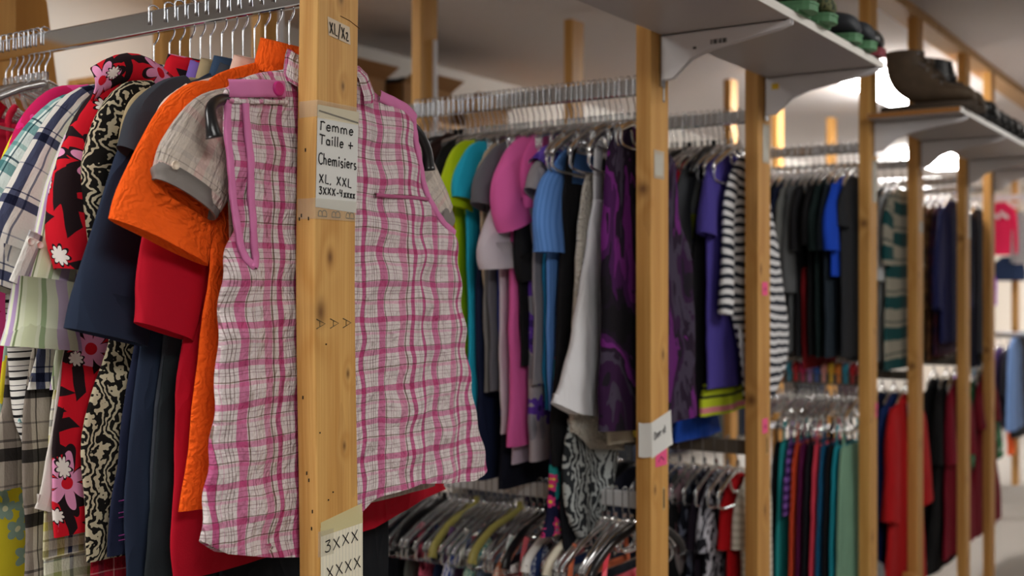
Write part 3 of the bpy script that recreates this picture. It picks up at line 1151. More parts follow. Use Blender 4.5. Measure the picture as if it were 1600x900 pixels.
def tee_rows(cx, zn, zs, zh, sh=.185, ch=.20, hm=.22, nk=.07, arm=.20):
    return [(zh, cx - hm, cx + hm), ((zh + zs - arm) / 2, cx - (hm + ch) / 2, cx + (hm + ch) / 2), (zs - arm, cx - ch, cx + ch), (zs - .05, cx - sh - .004, cx + sh + .004),
            (zs, cx - sh + .008, cx + sh - .008), (zs + (zn - zs) * .5, cx - (sh + nk) * .52, cx + (sh + nk) * .52), (zn, cx - nk, cx + nk)]


def tee_sleeves(cx, zs, sh=.185, ln=.16, out=.06, h=.055, right=True, h2=None):
    h2 = h2 or h * 1.05
    r = []
    for s in ((-1, 1) if right else (-1,)):
        r.append([(cx + s * (sh - .055), zs - .02, h * .8), (cx + s * (sh - .01 + out * .4), zs - .02 - ln * .45, h), (cx + s * (sh - .02 + out), zs - ln, h2)])
    return r


def tank_rows(cx, zt, zh, ch=.17, hm=.20, top=.13):
    return [(zh, cx - hm, cx + hm), ((zh + zt) / 2, cx - (hm + ch) / 2, cx + (hm + ch) / 2), (zt - .10, cx - ch, cx + ch), (zt - .03, cx - top - .012, cx + top + .012), (zt, cx - top, cx + top)]


def tank_straps(cx, zt, zs, top=.13, w=.016):
    return [([(cx + s * (top - .02), zt - .012), (cx + s * (top - .02), zt + (zs - zt) * .6), (cx + s * (top - .035), zs, 0)], w) for s in (-1, 1)]


# ------------------------------------------------------------------ first rail
RAIL = RX[0]
PINK_PLAID = plaid((238, 232, 232), [(.02, .10, (208, 112, 160)), (.09, .104, (142, 124, 112)), (.15, .16, (222, 182, 200)), (.20, .208, (170, 156, 154)), (.235, .243, (140, 126, 122)), (.27, .278, (170, 156, 154)), (.32, .425, (218, 136, 176)), (.43, .445, (128, 114, 100)),
                                         (.51, .516, (186, 160, 168)), (.54, .546, (176, 158, 160)), (.64, .73, (226, 164, 192)), (.74, .755, (134, 118, 106)), (.81, .87, (206, 114, 158)), (.93, .938, (176, 158, 160)), (.96, .967, (176, 158, 160))],
                   [(.0, .085, (222, 148, 182)), (.08, .095, (152, 138, 126)), (.15, .16, (206, 186, 190)), (.20, .21, (186, 170, 172)), (.27, .32, (236, 194, 212)), (.33, .345, (158, 142, 132)), (.42, .43, (198, 180, 184)), (.46, .47, (198, 180, 184)), (.52, .595, (222, 156, 188)), (.60, .612, (150, 134, 124)),
                    (.70, .71, (202, 182, 188)), (.75, .76, (198, 180, 184)), (.81, .85, (236, 200, 216)), (.86, .872, (156, 140, 130)), (.94, .95, (202, 184, 188))],
                   .150, .112, .0045, 9, .95, 1.0, mode='MULTIPLY')
PINK_TRIM = solid((212, 124, 174), bump=.12)

pl = thing('sleeveless_shirt', (.09, .07, 1.0), 'pink plaid sleeveless shirt hanging foremost behind the signposted wooden post', 'shirt')
pr_rows = [(1.050, -.160, .516), (1.16, -.142, .487), (1.28, -.130, .462), (1.38, -.122, .446), (1.440, -.114, .437), (1.490, -.098, .426), (1.515, -.100, .392), (1.55, -.106, .354), (1.60, -.114, .328), (1.65, -.119, .316), (1.675, -.116, .306), (1.692, -.095, .285), (1.712, -.045, .235), (1.726, .01, .185)]
hemc = [(-.16, .004), (-.12, -.020), (-.04, -.040), (.034, -.052), (.10, -.03), (.2, .010), (.30, .020), (.40, .006), (.47, .000), (.516, .016)]
pm = body_mesh(pr_rows, .07, .020, .0100, 24, 4, 170, 130, hemc, .0055, .45, topd=.5)
PV = np.array(pm.v)[:170 * 130]
pm.obj('bodice', PINK_PLAID, pl)
PVF = PV[PV[:, 1] < .0715]


def front_y(x, z):
    d = (PVF[:, 0] - x) ** 2 + (PVF[:, 2] - z) ** 2
    return PVF[np.argsort(d)[:5], 1].min()


def flat_band(name, pts, w, mat, parent, off=.0022, n=44, th=.0018):
    """strip of cloth lying on the front of the shirt; pts (x, z)"""
    C = smooth_path(pts, n)
    tg = np.gradient(C, axis=0)
    tg /= np.linalg.norm(tg, axis=1)[:, None]
    nr = np.stack([-tg[:, 1], tg[:, 0]], -1)
    ys = np.array([front_y(*c) for c in C])
    ys = np.convolve(np.pad(ys, 4, mode='edge'), np.ones(9) / 9, 'valid')
    P = np.zeros((n, 7, 3))
    U = np.zeros((n, 7, 2))
    for k, (a, dy) in enumerate(((-1, .003), (-1, 0), (-.6, -th), (0, -th), (.6, -th), (1, 0), (1, .003))):
        q = C + nr * a * w
        P[:, k, 0], P[:, k, 2], P[:, k, 1] = q[:, 0], q[:, 1], ys - off + dy + .0006 * np.sin(np.arange(n) * 1.1 + k)
        U[:, k, 0] = a * w
        U[:, k, 1] = np.arange(n) * .006
    m = MB()
    m.grid(P, U)
    m.grid(P, U, False, True)
    return m.obj(name, mat, parent)


flat_band('armhole_trim', [(-.1175, 1.662), (-.1145, 1.60), (-.107, 1.54), (-.099, 1.48), (-.088, 1.445), (-.074, 1.430)], .0058, PINK_TRIM, pl)
flat_band('armhole_trim', [(-.092, 1.660), (-.085, 1.60), (-.080, 1.54), (-.075, 1.48), (-.070, 1.446), (-.075, 1.429)], .0062, PINK_TRIM, pl, .0032)
flat_band('armhole_trim', [(.301, 1.684), (.310, 1.648), (.322, 1.600), (.346, 1.553), (.384, 1.518), (.420, 1.498)], .0062, PINK_TRIM, pl)
# shoulder tabs, the left one with a button
flat_band('shoulder_tab', [(-.119, 1.678), (-.085, 1.682), (-.05, 1.687), (-.016, 1.690)], .0125, PINK_TRIM, pl, .005, 20)
flat_band('shoulder_tab', [(.215, 1.714), (.25, 1.707), (.28, 1.698), (.302, 1.686)], .0095, PINK_TRIM, pl, .004, 20)
flat_band('yoke_seam', [(-.119, 1.660), (-.085, 1.663), (-.05, 1.668), (-.012, 1.672)], .0035, PINK_PLAID, pl, .003, 20)
flat_band('pocket_edge', [(.190, 1.550), (.24, 1.550), (.29, 1.551), (.335, 1.552)], .003, plain((176, 90, 130), .9), pl, .0015, 24)
bx, bz = -.031, 1.689
by = front_y(bx, bz) - .0075
m = MB()
rr = [(.0105, .003), (.0105, -.002), (.009, -.0032), (.0065, -.0026), (.004, -.0022), (.0002, -.0022)]
th_ = np.linspace(0, 2 * PI, 20, endpoint=False)
m.grid(np.array([[(bx + r_ * math.cos(a), by + dy, bz + r_ * math.sin(a)) for a in th_] for r_, dy in rr]), None, True)
b = m.obj('button', plain((196, 44, 128), 0.35), pl)
b['label'] = 'magenta shoulder button'
# shirt collar: two folded leaves and the chest pocket seam
m = MB()
N = 18
P = []
for k, (s, dz, dy) in enumerate(((1.0, 0, -.012), (1.03, .012, -.010), (.92, .040, -.004), (.80, .052, .003), (.74, .05, .006), (.72, .02, .004))):
    P.append([(.092 + .098 * s * math.cos(a), .070 + dy + .024 * math.sin(a), 1.706 + dz - .020 * abs(math.sin(a)) * (math.sin(a) < 0)) for a in np.linspace(PI * 1.32, -PI * .32, N)])
U = np.zeros((6, N, 2)); U[:, :, 0] = np.linspace(0, .3, N)[None]; U[:, :, 1] = np.linspace(0, .1, 6)[:, None]
m.grid(np.array(P), U)
m.obj('collar', PINK_PLAID, pl)
m = MB(); m.tube(smooth_path([(.075, .046, 1.69), (.055, .044, 1.66), (.038, .044, 1.62)], 12), .0012, 6); m.obj('collar_seam', plain((96, 60, 66), .8), pl)
# black suit hanger of the plaid shirt, its flared ends show at both armholes
h = thing('clothes_hanger', (.09, .085, 1.875), 'broad black plastic hanger holding the pink plaid shirt', 'hanger')
m = MB()
p = smooth_path([(-.156, .046, 1.604), (-.159, .048, 1.622), (-.153, .056, 1.646), (-.128, .064, 1.661), (-.09, .07, 1.668), (.0, .078, 1.69), (.07, .082, 1.712), (.09, .083, 1.716), (.11, .082, 1.712), (.18, .078, 1.695), (.28, .07, 1.684), (.318, .068, 1.668), (.346, .070, 1.640), (.354, .072, 1.604)], 70)
u = np.abs(np.linspace(-1, 1, 70)) ** 6
m.tube(p, .008 + .0048 * u, 14, ry=.006 + .006 * u)
m.obj('shoulder_bar', BLACK_PLASTIC, h)
m = MB()
m.tube(smooth_path([(.06, .10, 1.850), (.0625, .10, 1.874), (.075, .10, 1.881), (.0865, .10, 1.872), (.0865, .098, 1.84), (.088, .093, 1.815), (.09, .086, 1.79), (.09, .083, 1.712)], 36), .0019, 8)
m.obj('hook', STEEL, h)

R1H = 'silver wire hook hanger among the crowded first rail shirts'


def r1_hook(y, label, kind='clear', yaw=0):
    hanger(RAIL, y, R_UP[0][1] + .0005, kind, label, None, yaw, -1, .112, .12, .030)


GRAY_PLAID = plaid((208, 196, 184), [(.05, .2, (172, 160, 150)), (.28, .36, (214, 172, 166)), (.45, .47, (140, 128, 122)), (.6, .8, (186, 176, 168)), (.88, .9, (140, 128, 122))],
                   [(.1, .2, (176, 164, 156)), (.4, .5, (216, 178, 172)), (.62, .64, (130, 120, 116)), (.75, .85, (190, 180, 172))], .075, .08, .003, 10, .9, cscale=(80, 30, 1))
g = garment('short_sleeve_shirt', 'shirt', 'beige and grey plaid puckered shirt directly behind the pink plaid one', .105, RAIL, GRAY_PLAID,
            [(1.045, -.09, .42), (1.2, -.085, .39), (1.40, -.08, .36), (1.48, -.078, .345), (1.6, -.088, .330), (1.66, -.090, .322), (1.69, -.06, .29), (1.72, .01, .19)],
            [([(-.045, 1.665, .035), (-.105, 1.622, .058), (-.135, 1.57, .066), (-.152, 1.535, .064)], {'d': .013}), ([(.29, 1.66, .04), (.345, 1.60, .066), (.385, 1.545, .070), (.412, 1.512, .064)], {'d': .014})], d=.010)
for (a, b) in (((-.147, 1.545, .066), (-.158, 1.522, .060)), ((.402, 1.527, .067), (.420, 1.500, .060))):
    sleeve_mesh([a, ((a[0] + b[0]) / 2, (a[1] + b[1]) / 2, (a[2] + b[2]) / 2 + .001), b], .105, .020, 3, 26, 8, lip=.03).obj('cuff', solid((128, 122, 118)), g)['label'] = 'dark grey gathered cuff'
m = MB()
for bx, bz in ((-.190, 1.566),):
    m.tube([(bx, .086, bz), (bx, .083, bz)], .006, 12)
m.obj('button', plain((232, 216, 196), .3), g)
r1_hook(.108, 'silver hook hanger holding the beige and grey plaid shirt')

ORANGE = rough_cloth((255, 100, 30), 100, .45, .010)
g = garment('embroidered_blouse', 'blouse', 'bright orange textured short sleeved blouse behind the plaid shirts', .135, RAIL, ORANGE,
            [(1.083, -.135, .34), (1.24, -.118, .32), (1.42, -.092, .30), (1.52, -.09, .29), (1.62, -.10, .28), (1.672, -.105, .27), (1.702, -.085, .25), (1.722, -.05, .2), (1.742, .005, .15)],
            [([(-.055, 1.683, .026), (-.108, 1.640, .056), (-.142, 1.565, .082), (-.170, 1.505, .088), (-.186, 1.462, .088)], {'d': .014, 'dy': -.016})],
            (1.738, .050, .062, .020, None), d=.010, fold=.009)
r1_hook(.132, 'silver hook hanger holding the orange textured blouse')
g = garment('short_sleeve_shirt', 'shirt', 'crimson red blouse under the orange sleeve, hem showing below the plaid', .165, RAIL, solid((186, 14, 40)),
            [(.978, -.118, .535), (1.10, -.125, .46), (1.28, -.118, .38), (1.45, -.09, .30), (1.60, -.10, .27), (1.66, -.09, .25), (1.72, .01, .14)],
            [([(-.06, 1.66, .04), (-.105, 1.52, .062), (-.13, 1.40, .064), (-.148, 1.338, .054)], {'d': .016, 'dy': -.006})], d=.010, hem=[(-.2, 0), (.3, .004), (.45, .03), (.54, .040)])
r1_hook(.158, 'silver hook hanger holding the crimson red blouse')
garment('trousers', 'trousers', 'black trousers hanging below the crimson hem beside the near post', .188, RAIL, solid((17, 19, 24)),
        [(.50, -.02, .34), (.80, -.02, .37), (.99, -.02, .385), (1.20, .0, .36), (1.36, .02, .33)], d=.012, part='legs')
garment('blouse', 'blouse', 'pale pink blouse whose shoulder shows behind the orange one', .190, RAIL, solid((232, 196, 180)),
        [(1.25, -.10, .28), (1.45, -.09, .27), (1.60, -.105, .26), (1.655, -.118, .25), (1.69, -.10, .22), (1.72, -.03, .16), (1.735, .02, .12)],
        [([(-.06, 1.68, .03), (-.104, 1.64, .034), (-.112, 1.59, .03)], {'d': .012})], (1.725, .042, .058, .017, None), d=.009)
r1_hook(.184, 'silver hook hanger holding the pale pink blouse')
garment('short_sleeve_shirt', 'shirt', 'charcoal shirt with a short sleeve opening beside the orange one', .213, RAIL, solid((56, 60, 68)),
        [(1.0, -.125, .30), (1.2, -.12, .29), (1.45, -.10, .27), (1.60, -.11, .26), (1.66, -.115, .24), (1.70, -.08, .2), (1.728, -.01, .14)],
        [([(-.055, 1.700, .022), (-.098, 1.678, .030), (-.132, 1.635, .040), (-.155, 1.585, .040)], {'d': .016, 'dy': -.012})], (1.722, .034, .06, .018, None), d=.010)
r1_hook(.208, 'silver hook hanger holding the charcoal shirt')
NAVY = solid((36, 46, 66))
g = garment('half_sleeve_blouse', 'blouse', 'dark navy blouse with a long wide sleeve left of the crimson one', .232, RAIL, NAVY,
            [(.90, -.150, .30), (1.05, -.152, .29), (1.25, -.14, .28), (1.45, -.11, .27), (1.60, -.11, .25), (1.66, -.10, .24), (1.70, -.06, .2), (1.735, .0, .14)],
            [([(-.06, 1.675, .035), (-.115, 1.60, .048), (-.158, 1.48, .062), (-.186, 1.385, .070), (-.199, 1.330, .071)], {'d': .017, 'dy': -.018})],
            (1.725, .045, .06, .018, solid((52, 72, 98))), d=.010)
r1_hook(.234, 'silver hook hanger holding the dark navy blouse')
garment('trousers', 'trousers', 'black slacks with a slate tone hanging beside the crimson shirt body', .205, RAIL, solid((34, 40, 44)),
        [(.60, -.135, .2), (.92, -.138, .2), (1.15, -.125, .2), (1.30, -.11, .2)], d=.010, part='legs')
g = garment('tunic', 'tunic', 'navy tunic with purple stitched hem under the long navy sleeve', .250, RAIL, solid((28, 34, 58)),
            [(1.01, -.165, .25), (1.15, -.155, .25), (1.35, -.12, .24), (1.58, -.10, .22), (1.66, -.07, .2), (1.70, .0, .14)], d=.009)
m = MB()
for z in (1.035, 1.042, 1.068, 1.075, 1.092):
    m.tube([(x, .2385, z) for x in np.linspace(-.162, -.05, 12)], .0008, 5)
m.obj('stitched_hem', plain((150, 60, 140), .7), g)
garment('cardigan', 'cardigan', 'olive beige cardigan shoulder behind the charcoal shirt', .262, RAIL, solid((168, 150, 116)),
        [(1.15, -.10, .25), (1.4, -.10, .25), (1.58, -.11, .24), (1.64, -.115, .23), (1.69, -.08, .2), (1.73, -.01, .14)],
        [([(-.06, 1.69, .026), (-.10, 1.655, .032), (-.118, 1.60, .03)], {'d': .012})], (1.725, .044, .055, .017, None), d=.008)
r1_hook(.258, 'silver hook hanger holding the olive beige cardigan')
SWIRL = swirl_print((24, 22, 20), (196, 184, 156), 24, 22, .58, None, 3)
garment('printed_blouse', 'blouse', 'black and cream swirl print blouse beside the red floral one', .283, RAIL, SWIRL,
        [(1.000, -.180, .25), (1.05, -.186, .25), (1.18, -.186, .25), (1.32, -.148, .25), (1.48, -.12, .25), (1.60, -.12, .24), (1.66, -.115, .23), (1.70, -.075, .2), (1.732, -.01, .14)],
        [([(-.06, 1.698, .022), (-.112, 1.672, .034), (-.142, 1.60, .046), (-.15, 1.50, .048), (-.15, 1.42, .046)], {'d': .015})], (1.722, .046, .058, .018, solid((122, 96, 176))), d=.011)
r1_hook(.283, 'silver hook hanger holding the black and cream print blouse')
RED_PRINT = leaf_print((204, 22, 40), (34, 22, 26), (226, 150, 190), (240, 232, 226))
g = garment('printed_blouse', 'blouse', 'red blouse with black leaves and pink flowers, puffed narrow sleeve', .312, RAIL, RED_PRINT,
            [(1.040, -.222, .25), (1.15, -.215, .25), (1.30, -.198, .25), (1.45, -.145, .25), (1.60, -.12, .24), (1.665, -.118, .23), (1.705, -.085, .2), (1.738, -.02, .14)],
            [([(-.05, 1.715, .022), (-.103, 1.688, .038), (-.142, 1.622, .052), (-.172, 1.54, .058), (-.186, 1.475, .052), (-.192, 1.425, .030)], {'d': .022, 'dy': -.014})],
            (1.722, .056, .074, .020, None), d=.011)
m = MB()
# big standing collar lapel of the red blouse
P = []
for k in range(9):
    a = k / 8
    P.append([(-.165 + .17 * a + .0 * b, .300 - .012 * math.sin(PI * b), 1.712 + .042 * math.sin(PI * min(1, a * .9 + .08)) - .046 * (1 - b) + .006 * a) for b in np.linspace(0, 1, 6)])
U = np.zeros((9, 6, 2)); U[:, :, 0] = np.linspace(0, .2, 9)[:, None]; U[:, :, 1] = np.linspace(1.2, 1.26, 6)[None]
m.grid(np.array(P), U); o = m.obj('collar_leaf', RED_PRINT, g)
md = o.modifiers.new('solid', 'SOLIDIFY'); md.thickness = .003
r1_hook(.310, 'silver hook hanger holding the red floral blouse')
garment('blouse', 'blouse', 'white blouse whose hem corner shows left of the red floral print', .326, RAIL, solid((222, 214, 206)),
        [(1.085, -.236, .22), (1.12, -.225, .22), (1.3, -.19, .22), (1.55, -.11, .22), (1.66, -.08, .2), (1.70, .0, .14)], d=.007, hem=[(-.24, .0), (-.20, -.015), (-.1, 0)])
LILAC = stripes([(0, .12, (176, 150, 190)), (.16, .2, (120, 136, 96)), (.3, .5, (206, 214, 178)), (.55, .62, (150, 170, 130)), (.74, .86, (198, 180, 206))], (216, 222, 196), .05, 0, .002, .3)
garment('flared_sleeve_blouse', 'top', 'pale green and lilac striped top with a flared sleeve', .343, RAIL, LILAC,
        [(1.25, -.20, .2), (1.45, -.15, .2), (1.6, -.11, .2), (1.66, -.115, .2), (1.70, -.07, .18), (1.73, .0, .13)],
        [([(-.06, 1.695, .026), (-.12, 1.655, .034), (-.172, 1.55, .040), (-.196, 1.44, .046), (-.214, 1.36, .060), (-.220, 1.312, .070)], {'d': .018, 'lip': .10, 'dy': -.016})], d=.008)
r1_hook(.334, 'silver hook hanger holding the lilac striped top')
YELPLAID = plaid((226, 222, 206), [(0, .2, (214, 200, 92)), (.3, .42, (44, 50, 78)), (.6, .75, (206, 196, 120))], [(0, .2, (206, 196, 96)), (.4, .55, (40, 46, 74)), (.75, .8, (60, 66, 90))], .06, .065, .002, 9, .3)
garment('short_sleeve_shirt', 'shirt', 'yellow and navy plaid shirt sleeve below the red floral sleeve', .357, RAIL, YELPLAID,
        [(1.0, -.20, .2), (1.2, -.19, .2), (1.45, -.13, .2), (1.62, -.10, .2), (1.68, -.06, .18), (1.71, .0, .13)],
        [([(-.06, 1.67, .03), (-.12, 1.60, .036), (-.17, 1.50, .040), (-.190, 1.44, .042), (-.205, 1.372, .046)], {'d': .017, 'dy': -.026})], d=.008)
WHNAVY = plaid((230, 228, 224), [(0, .14, (70, 76, 104)), (.2, .22, (120, 124, 140)), (.8, .84, (150, 152, 165))], [(0, .13, (74, 80, 108)), (.2, .22, (110, 114, 134)), (.6, .62, (170, 172, 180))], .10, .105, .003, 8, .3, 1.0, mode='MULTIPLY')
g = garment('roll_sleeve_shirt', 'shirt', 'white shirt with broad navy checks and a buttoned sleeve tab', .374, RAIL, WHNAVY,
            [(1.25, -.21, .2), (1.42, -.17, .2), (1.6, -.115, .2), (1.66, -.11, .2), (1.70, -.075, .18), (1.735, .0, .13)],
            [([(-.06, 1.705, .022), (-.125, 1.67, .036), (-.172, 1.60, .044), (-.220, 1.505, .052), (-.248, 1.435, .055), (-.262, 1.395, .054)], {'d': .020, 'dy': -.022})],
            (1.722, .05, .058, .018, None), d=.009)
m = MB()
P = [[(-.252 + a, .324, 1.475 - k * .011 - a * .5), (-.250 + a, .3235, 1.475 - k * .011 - a * .5)] for k in range(9) for a in (0,)]
m.tube(smooth_path([(-.235, .326, 1.478), (-.252, .325, 1.440), (-.268, .325, 1.405)], 12), .013, 10, ry=.003)
tb = m.obj('sleeve_tab', plaid((222, 220, 214), [(.3, .6, (60, 64, 96))], [(0, .1, (80, 84, 110))], .05, .08), g)
m = MB()
for dx in (-.007, .008):
    m.tube([(-.242 + dx, .323, 1.464 - dx * .3), (-.242 + dx, .319, 1.464 - dx * .3)], .0052, 12)
m.obj('button', plain((236, 230, 220), .3), g)
r1_hook(.359, 'silver hook hanger holding the white and navy checked shirt')
TEAL = plaid((236, 242, 240), [(0, .25, (140, 178, 178)), (.3, .33, (90, 116, 124)), (.5, .6, (176, 204, 204)), (.8, .82, (120, 140, 150))], [(0, .22, (130, 170, 172)), (.3, .34, (90, 110, 120)), (.6, .7, (176, 204, 202))], .07, .075, .002, 8, .3, 1.0, mode='MULTIPLY')
garment('long_sleeve_shirt', 'shirt', 'teal and white plaid shirt left of the white checked one', .400, RAIL, TEAL,
        [(1.2, -.21, .2), (1.42, -.17, .2), (1.6, -.12, .2), (1.66, -.11, .2), (1.70, -.07, .18), (1.73, .0, .13)],
        [([(-.06, 1.69, .024), (-.135, 1.66, .036), (-.195, 1.59, .042), (-.255, 1.50, .044), (-.30, 1.43, .042)], {'d': .017, 'dy': -.014})], d=.009)
r1_hook(.384, 'silver hook hanger holding the teal plaid shirt')
GREYCHECK = plaid((212, 206, 198), [(0, .3, (160, 152, 146)), (.4, .43, (100, 96, 92)), (.7, .74, (150, 144, 140))], [(0, .2, (74, 72, 72)), (.3, .34, (130, 126, 124)), (.6, .63, (160, 156, 152))], .075, .095, .002, 8, .3, 1.0, mode='MULTIPLY')
garment('long_shirt', 'shirt', 'grey and black checked long shirt below the flared sleeve', .386, RAIL, GREYCHECK,
        [(.84, -.222, .2), (1.0, -.218, .2), (1.25, -.21, .2), (1.45, -.15, .2), (1.62, -.10, .2), (1.70, .0, .13)], d=.010)
garment('long_sleeve_shirt', 'shirt', 'brown grey checked shirt with a cuff at the far left', .425, RAIL, GREYCHECK,
        [(1.1, -.25, .2), (1.42, -.19, .2), (1.6, -.12, .2), (1.68, -.06, .2), (1.72, .0, .13)],
        [([(-.06, 1.67, .03), (-.16, 1.57, .046), (-.24, 1.47, .050), (-.285, 1.392, .046)], {'d': .015})], d=.008)
BW = stripes([(.0, .16, (26, 26, 30)), (.42, .5, (26, 26, 30)), (.7, .74, (60, 60, 64))], (226, 222, 216), .028, 1, .001, .2)
garment('long_sleeve_blouse', 'blouse', 'white blouse with thin black stripes and a long cuffed sleeve', .412, RAIL, BW,
        [(1.2, -.19, .2), (1.45, -.15, .2), (1.62, -.11, .2), (1.67, -.10, .2), (1.70, -.06, .18), (1.73, .0, .13)],
        [([(-.06, 1.69, .024), (-.13, 1.655, .034), (-.175, 1.56, .038), (-.192, 1.40, .036), (-.188, 1.28, .034), (-.182, 1.21, .034), (-.178, 1.168, .024)], {'d': .014, 'dy': -.004})], d=.008)
r1_hook(.41, 'silver hook hanger holding the thin striped white blouse')
MAGENTA = blot_print([(214, 40, 118), (196, 30, 90), (226, 70, 140)], 16)
garment('printed_blouse', 'blouse', 'magenta blouse shoulder behind the teal plaid shirt', .452, RAIL, MAGENTA,
        [(1.2, -.17, .2), (1.45, -.15, .2), (1.6, -.13, .2), (1.665, -.125, .2), (1.705, -.085, .18), (1.738, -.01, .13)],
        [([(-.05, 1.708, .024), (-.115, 1.68, .034), (-.155, 1.60, .042), (-.175, 1.48, .042)], {'d': .016})], (1.728, .03, .055, .017, None), d=.009)
r1_hook(.45, 'silver hook hanger holding the magenta blouse')
YELLOW = flower_print((226, 208, 50), (150, 176, 160), (236, 232, 190), 24, .02)
garment('printed_blouse', 'blouse', 'yellow flowered blouse edge beside the crimson gathered top', .482, RAIL, YELLOW,
        [(.86, -.20, .2), (1.2, -.19, .2), (1.45, -.16, .2), (1.6, -.13, .2), (1.66, -.12, .2), (1.70, -.08, .18), (1.73, -.01, .13)],
        [([(-.05, 1.70, .022), (-.115, 1.668, .032), (-.155, 1.58, .036), (-.178, 1.50, .036)], {'d': .014})], d=.008)
PINKFL = flower_print((222, 20, 92), (236, 84, 168), (150, 40, 110), 7, .060, None, .75, 6)
garment('printed_tunic', 'tunic', 'hot pink tunic with big magenta flowers at the far left', .515, RAIL, PINKFL,
        [(1.05, -.185, .16), (1.1, -.186, .16), (1.25, -.18, .16), (1.36, -.19, .16), (1.42, -.22, .15), (1.50, -.25, .1), (1.60, -.12, .1), (1.68, .0, .12)], d=.012, hem=[(-.2, 0), (-.1, -.02)])
garment('blouse', 'blouse', 'crimson tunic hem below the hot pink flowered one', .545, RAIL, flower_print((176, 16, 54), (150, 10, 40), (120, 10, 40), 14, .03),
        [(1.0, -.20, .2), (1.2, -.2, .2), (1.5, -.15, .2), (1.66, -.08, .2), (1.70, .0, .13)], d=.010)
garment('printed_skirt', 'skirt', 'dark skirt with pink leaf print low at the far left', .57, RAIL, leaf_print((26, 20, 26), (20, 16, 20), (196, 90, 140), (196, 90, 140)),
        [(.80, -.22, .2), (.95, -.2, .2), (1.2, -.16, .18)], d=.012, part='skirt_cloth')
garment('long_shirt', 'shirt', 'red tartan shirt hem under the black and cream blouse', .298, RAIL, plaid((150, 22, 40), [(0, .2, (70, 30, 44)), (.5, .55, (210, 150, 150))], [(0, .2, (90, 30, 44)), (.5, .54, (206, 140, 140))], .05, .05),
        [(.92, -.17, .2), (1.1, -.15, .2), (1.4, -.10, .2), (1.66, -.05, .18), (1.70, .0, .13)], d=.006)
garment('long_shirt', 'shirt', 'cream and green plaid shirt hem under the red floral blouse', .366, RAIL, plaid((226, 226, 204), [(0, .25, (150, 160, 96)), (.5, .6, (90, 100, 130))], [(0, .2, (160, 168, 110)), (.5, .54, (80, 90, 110))], .06, .06),
        [(.86, -.205, .18), (1.1, -.18, .18), (1.4, -.11, .18), (1.66, -.05, .18), (1.70, .0, .13)], d=.006)
# gathered crimson top on clear hangers near the far end of the rail
CRIMSON = solid((214, 18, 48), bump=.6)
garment('gathered_blouse', 'top', 'crimson gathered top on clear hangers at the far left', .80, RAIL, CRIMSON,
        [(1.0, -.14, .24), (1.3, -.12, .24), (1.52, -.105, .23), (1.60, -.10, .22), (1.645, -.09, .2), (1.672, -.085, .12), (1.695, -.08, .05)],
        [], None, .014, .008, straps=[([(-.02, 1.655), (-.01, 1.70), (.012, 1.742)], .018), ([(.17, 1.655), (.16, 1.70), (.14, 1.742)], .018)])
for k, y in enumerate((.752, .772, .788, .802, .818, .836, .856, .876)):
    hanger(RAIL, y, R_UP[0][1] + .0005, 'clear', 'clear plastic hanger clustered above the crimson gathered top', 'clear hangers over the crimson top', random.uniform(-8, 8), -1, .060, .13, .06)
for y, c, lab in ((.775, (196, 30, 60), 'dark crimson camisole strap top among the far left clear hangers'), (.86, (210, 30, 80), 'rose camisole behind the crimson gathered top')):
    garment('camisole', 'top', lab, y, RAIL, solid(c), tank_rows(.075, 1.70 if y < .8 else 1.725, 1.1, .13, .16, .09), (), None, .007, straps=tank_straps(.075, 1.67, 1.735, .08, .007))

# ------------------------------------------------------------------ second rail
R2 = RX[1]
Z2 = R_UP[1][1] + .0005


def r2(name, cat, label, y, mat, zh, sh=.185, ch=.19, hm=.20, zn=1.768, zs=1.705, cx=R2, sl=None, **k):
    return garment(name, cat, label, y, R2, mat, tee_rows(cx, zn, zs, zh, sh, ch, hm), sl or (), k.pop('collar', None), **k)


PURPLE = blot_print([(18, 15, 22), (26, 16, 32), (66, 22, 76), (104, 34, 112), (34, 20, 40), (62, 54, 72), (46, 18, 54), (24, 18, 30), (92, 30, 100)], 6, (1.1, .42, 1), 4)
garment('sleeveless_dress', 'dress', 'purple and black print dress foremost behind the post with the white note', .078, R2, PURPLE,
        [(1.068, .965, 1.462), (1.2, .972, 1.452), (1.36, .985, 1.440), (1.48, .985, 1.425), (1.56, .995, 1.375), (1.65, 1.01, 1.36), (1.71, 1.02, 1.345), (1.745, 1.05, 1.25), (1.765, 1.08, 1.2)], (), None, .020, .011, 30, hem=[(.96, .02), (1.2, 0), (1.46, .01)])
WHITE = solid((222, 222, 226))
garment('tank_top', 'top', 'white tank top flaring to its hem beside the purple dress', .132, R2, WHITE,
        [(1.112, .868, 1.18), (1.2, .905, 1.20), (1.33, .955, 1.22), (1.45, 1.005, 1.24), (1.54, 1.03, 1.25), (1.60, 1.045, 1.24)], (), None, .018, .008, 28, hem=[(.86, .045), (.95, .012), (1.06, -.004), (1.2, .0)],
        straps=[([(1.062, 1.59), (1.062, 1.66), (1.07, 1.735)], .020), ([(1.22, 1.59), (1.215, 1.66), (1.20, 1.735)], .020)])
garment('camisole', 'top', 'grey camisole with thin straps between the white top and the purple dress', .106, R2, solid((118, 116, 124)),
        tank_rows(R2 + .02, 1.50, 1.15, .13, .12, .10), (), None, .008, straps=tank_straps(R2 + .02, 1.50, 1.72, .12, .006))
LACE = rough_cloth((208, 202, 190), 120, .8, .012)
garment('lace_blouse', 'blouse', 'cream lace blouse whose fringed hem shows under the white tank top', .158, R2, LACE,
        [(1.035, .985, 1.22), (1.12, .985, 1.22), (1.3, 1.0, 1.22), (1.5, 1.02, 1.24), (1.62, 1.04, 1.22), (1.66, 1.06, 1.2)], (), None, .016, .008, hem=[(.98, .045), (1.05, .0), (1.2, -.02)])
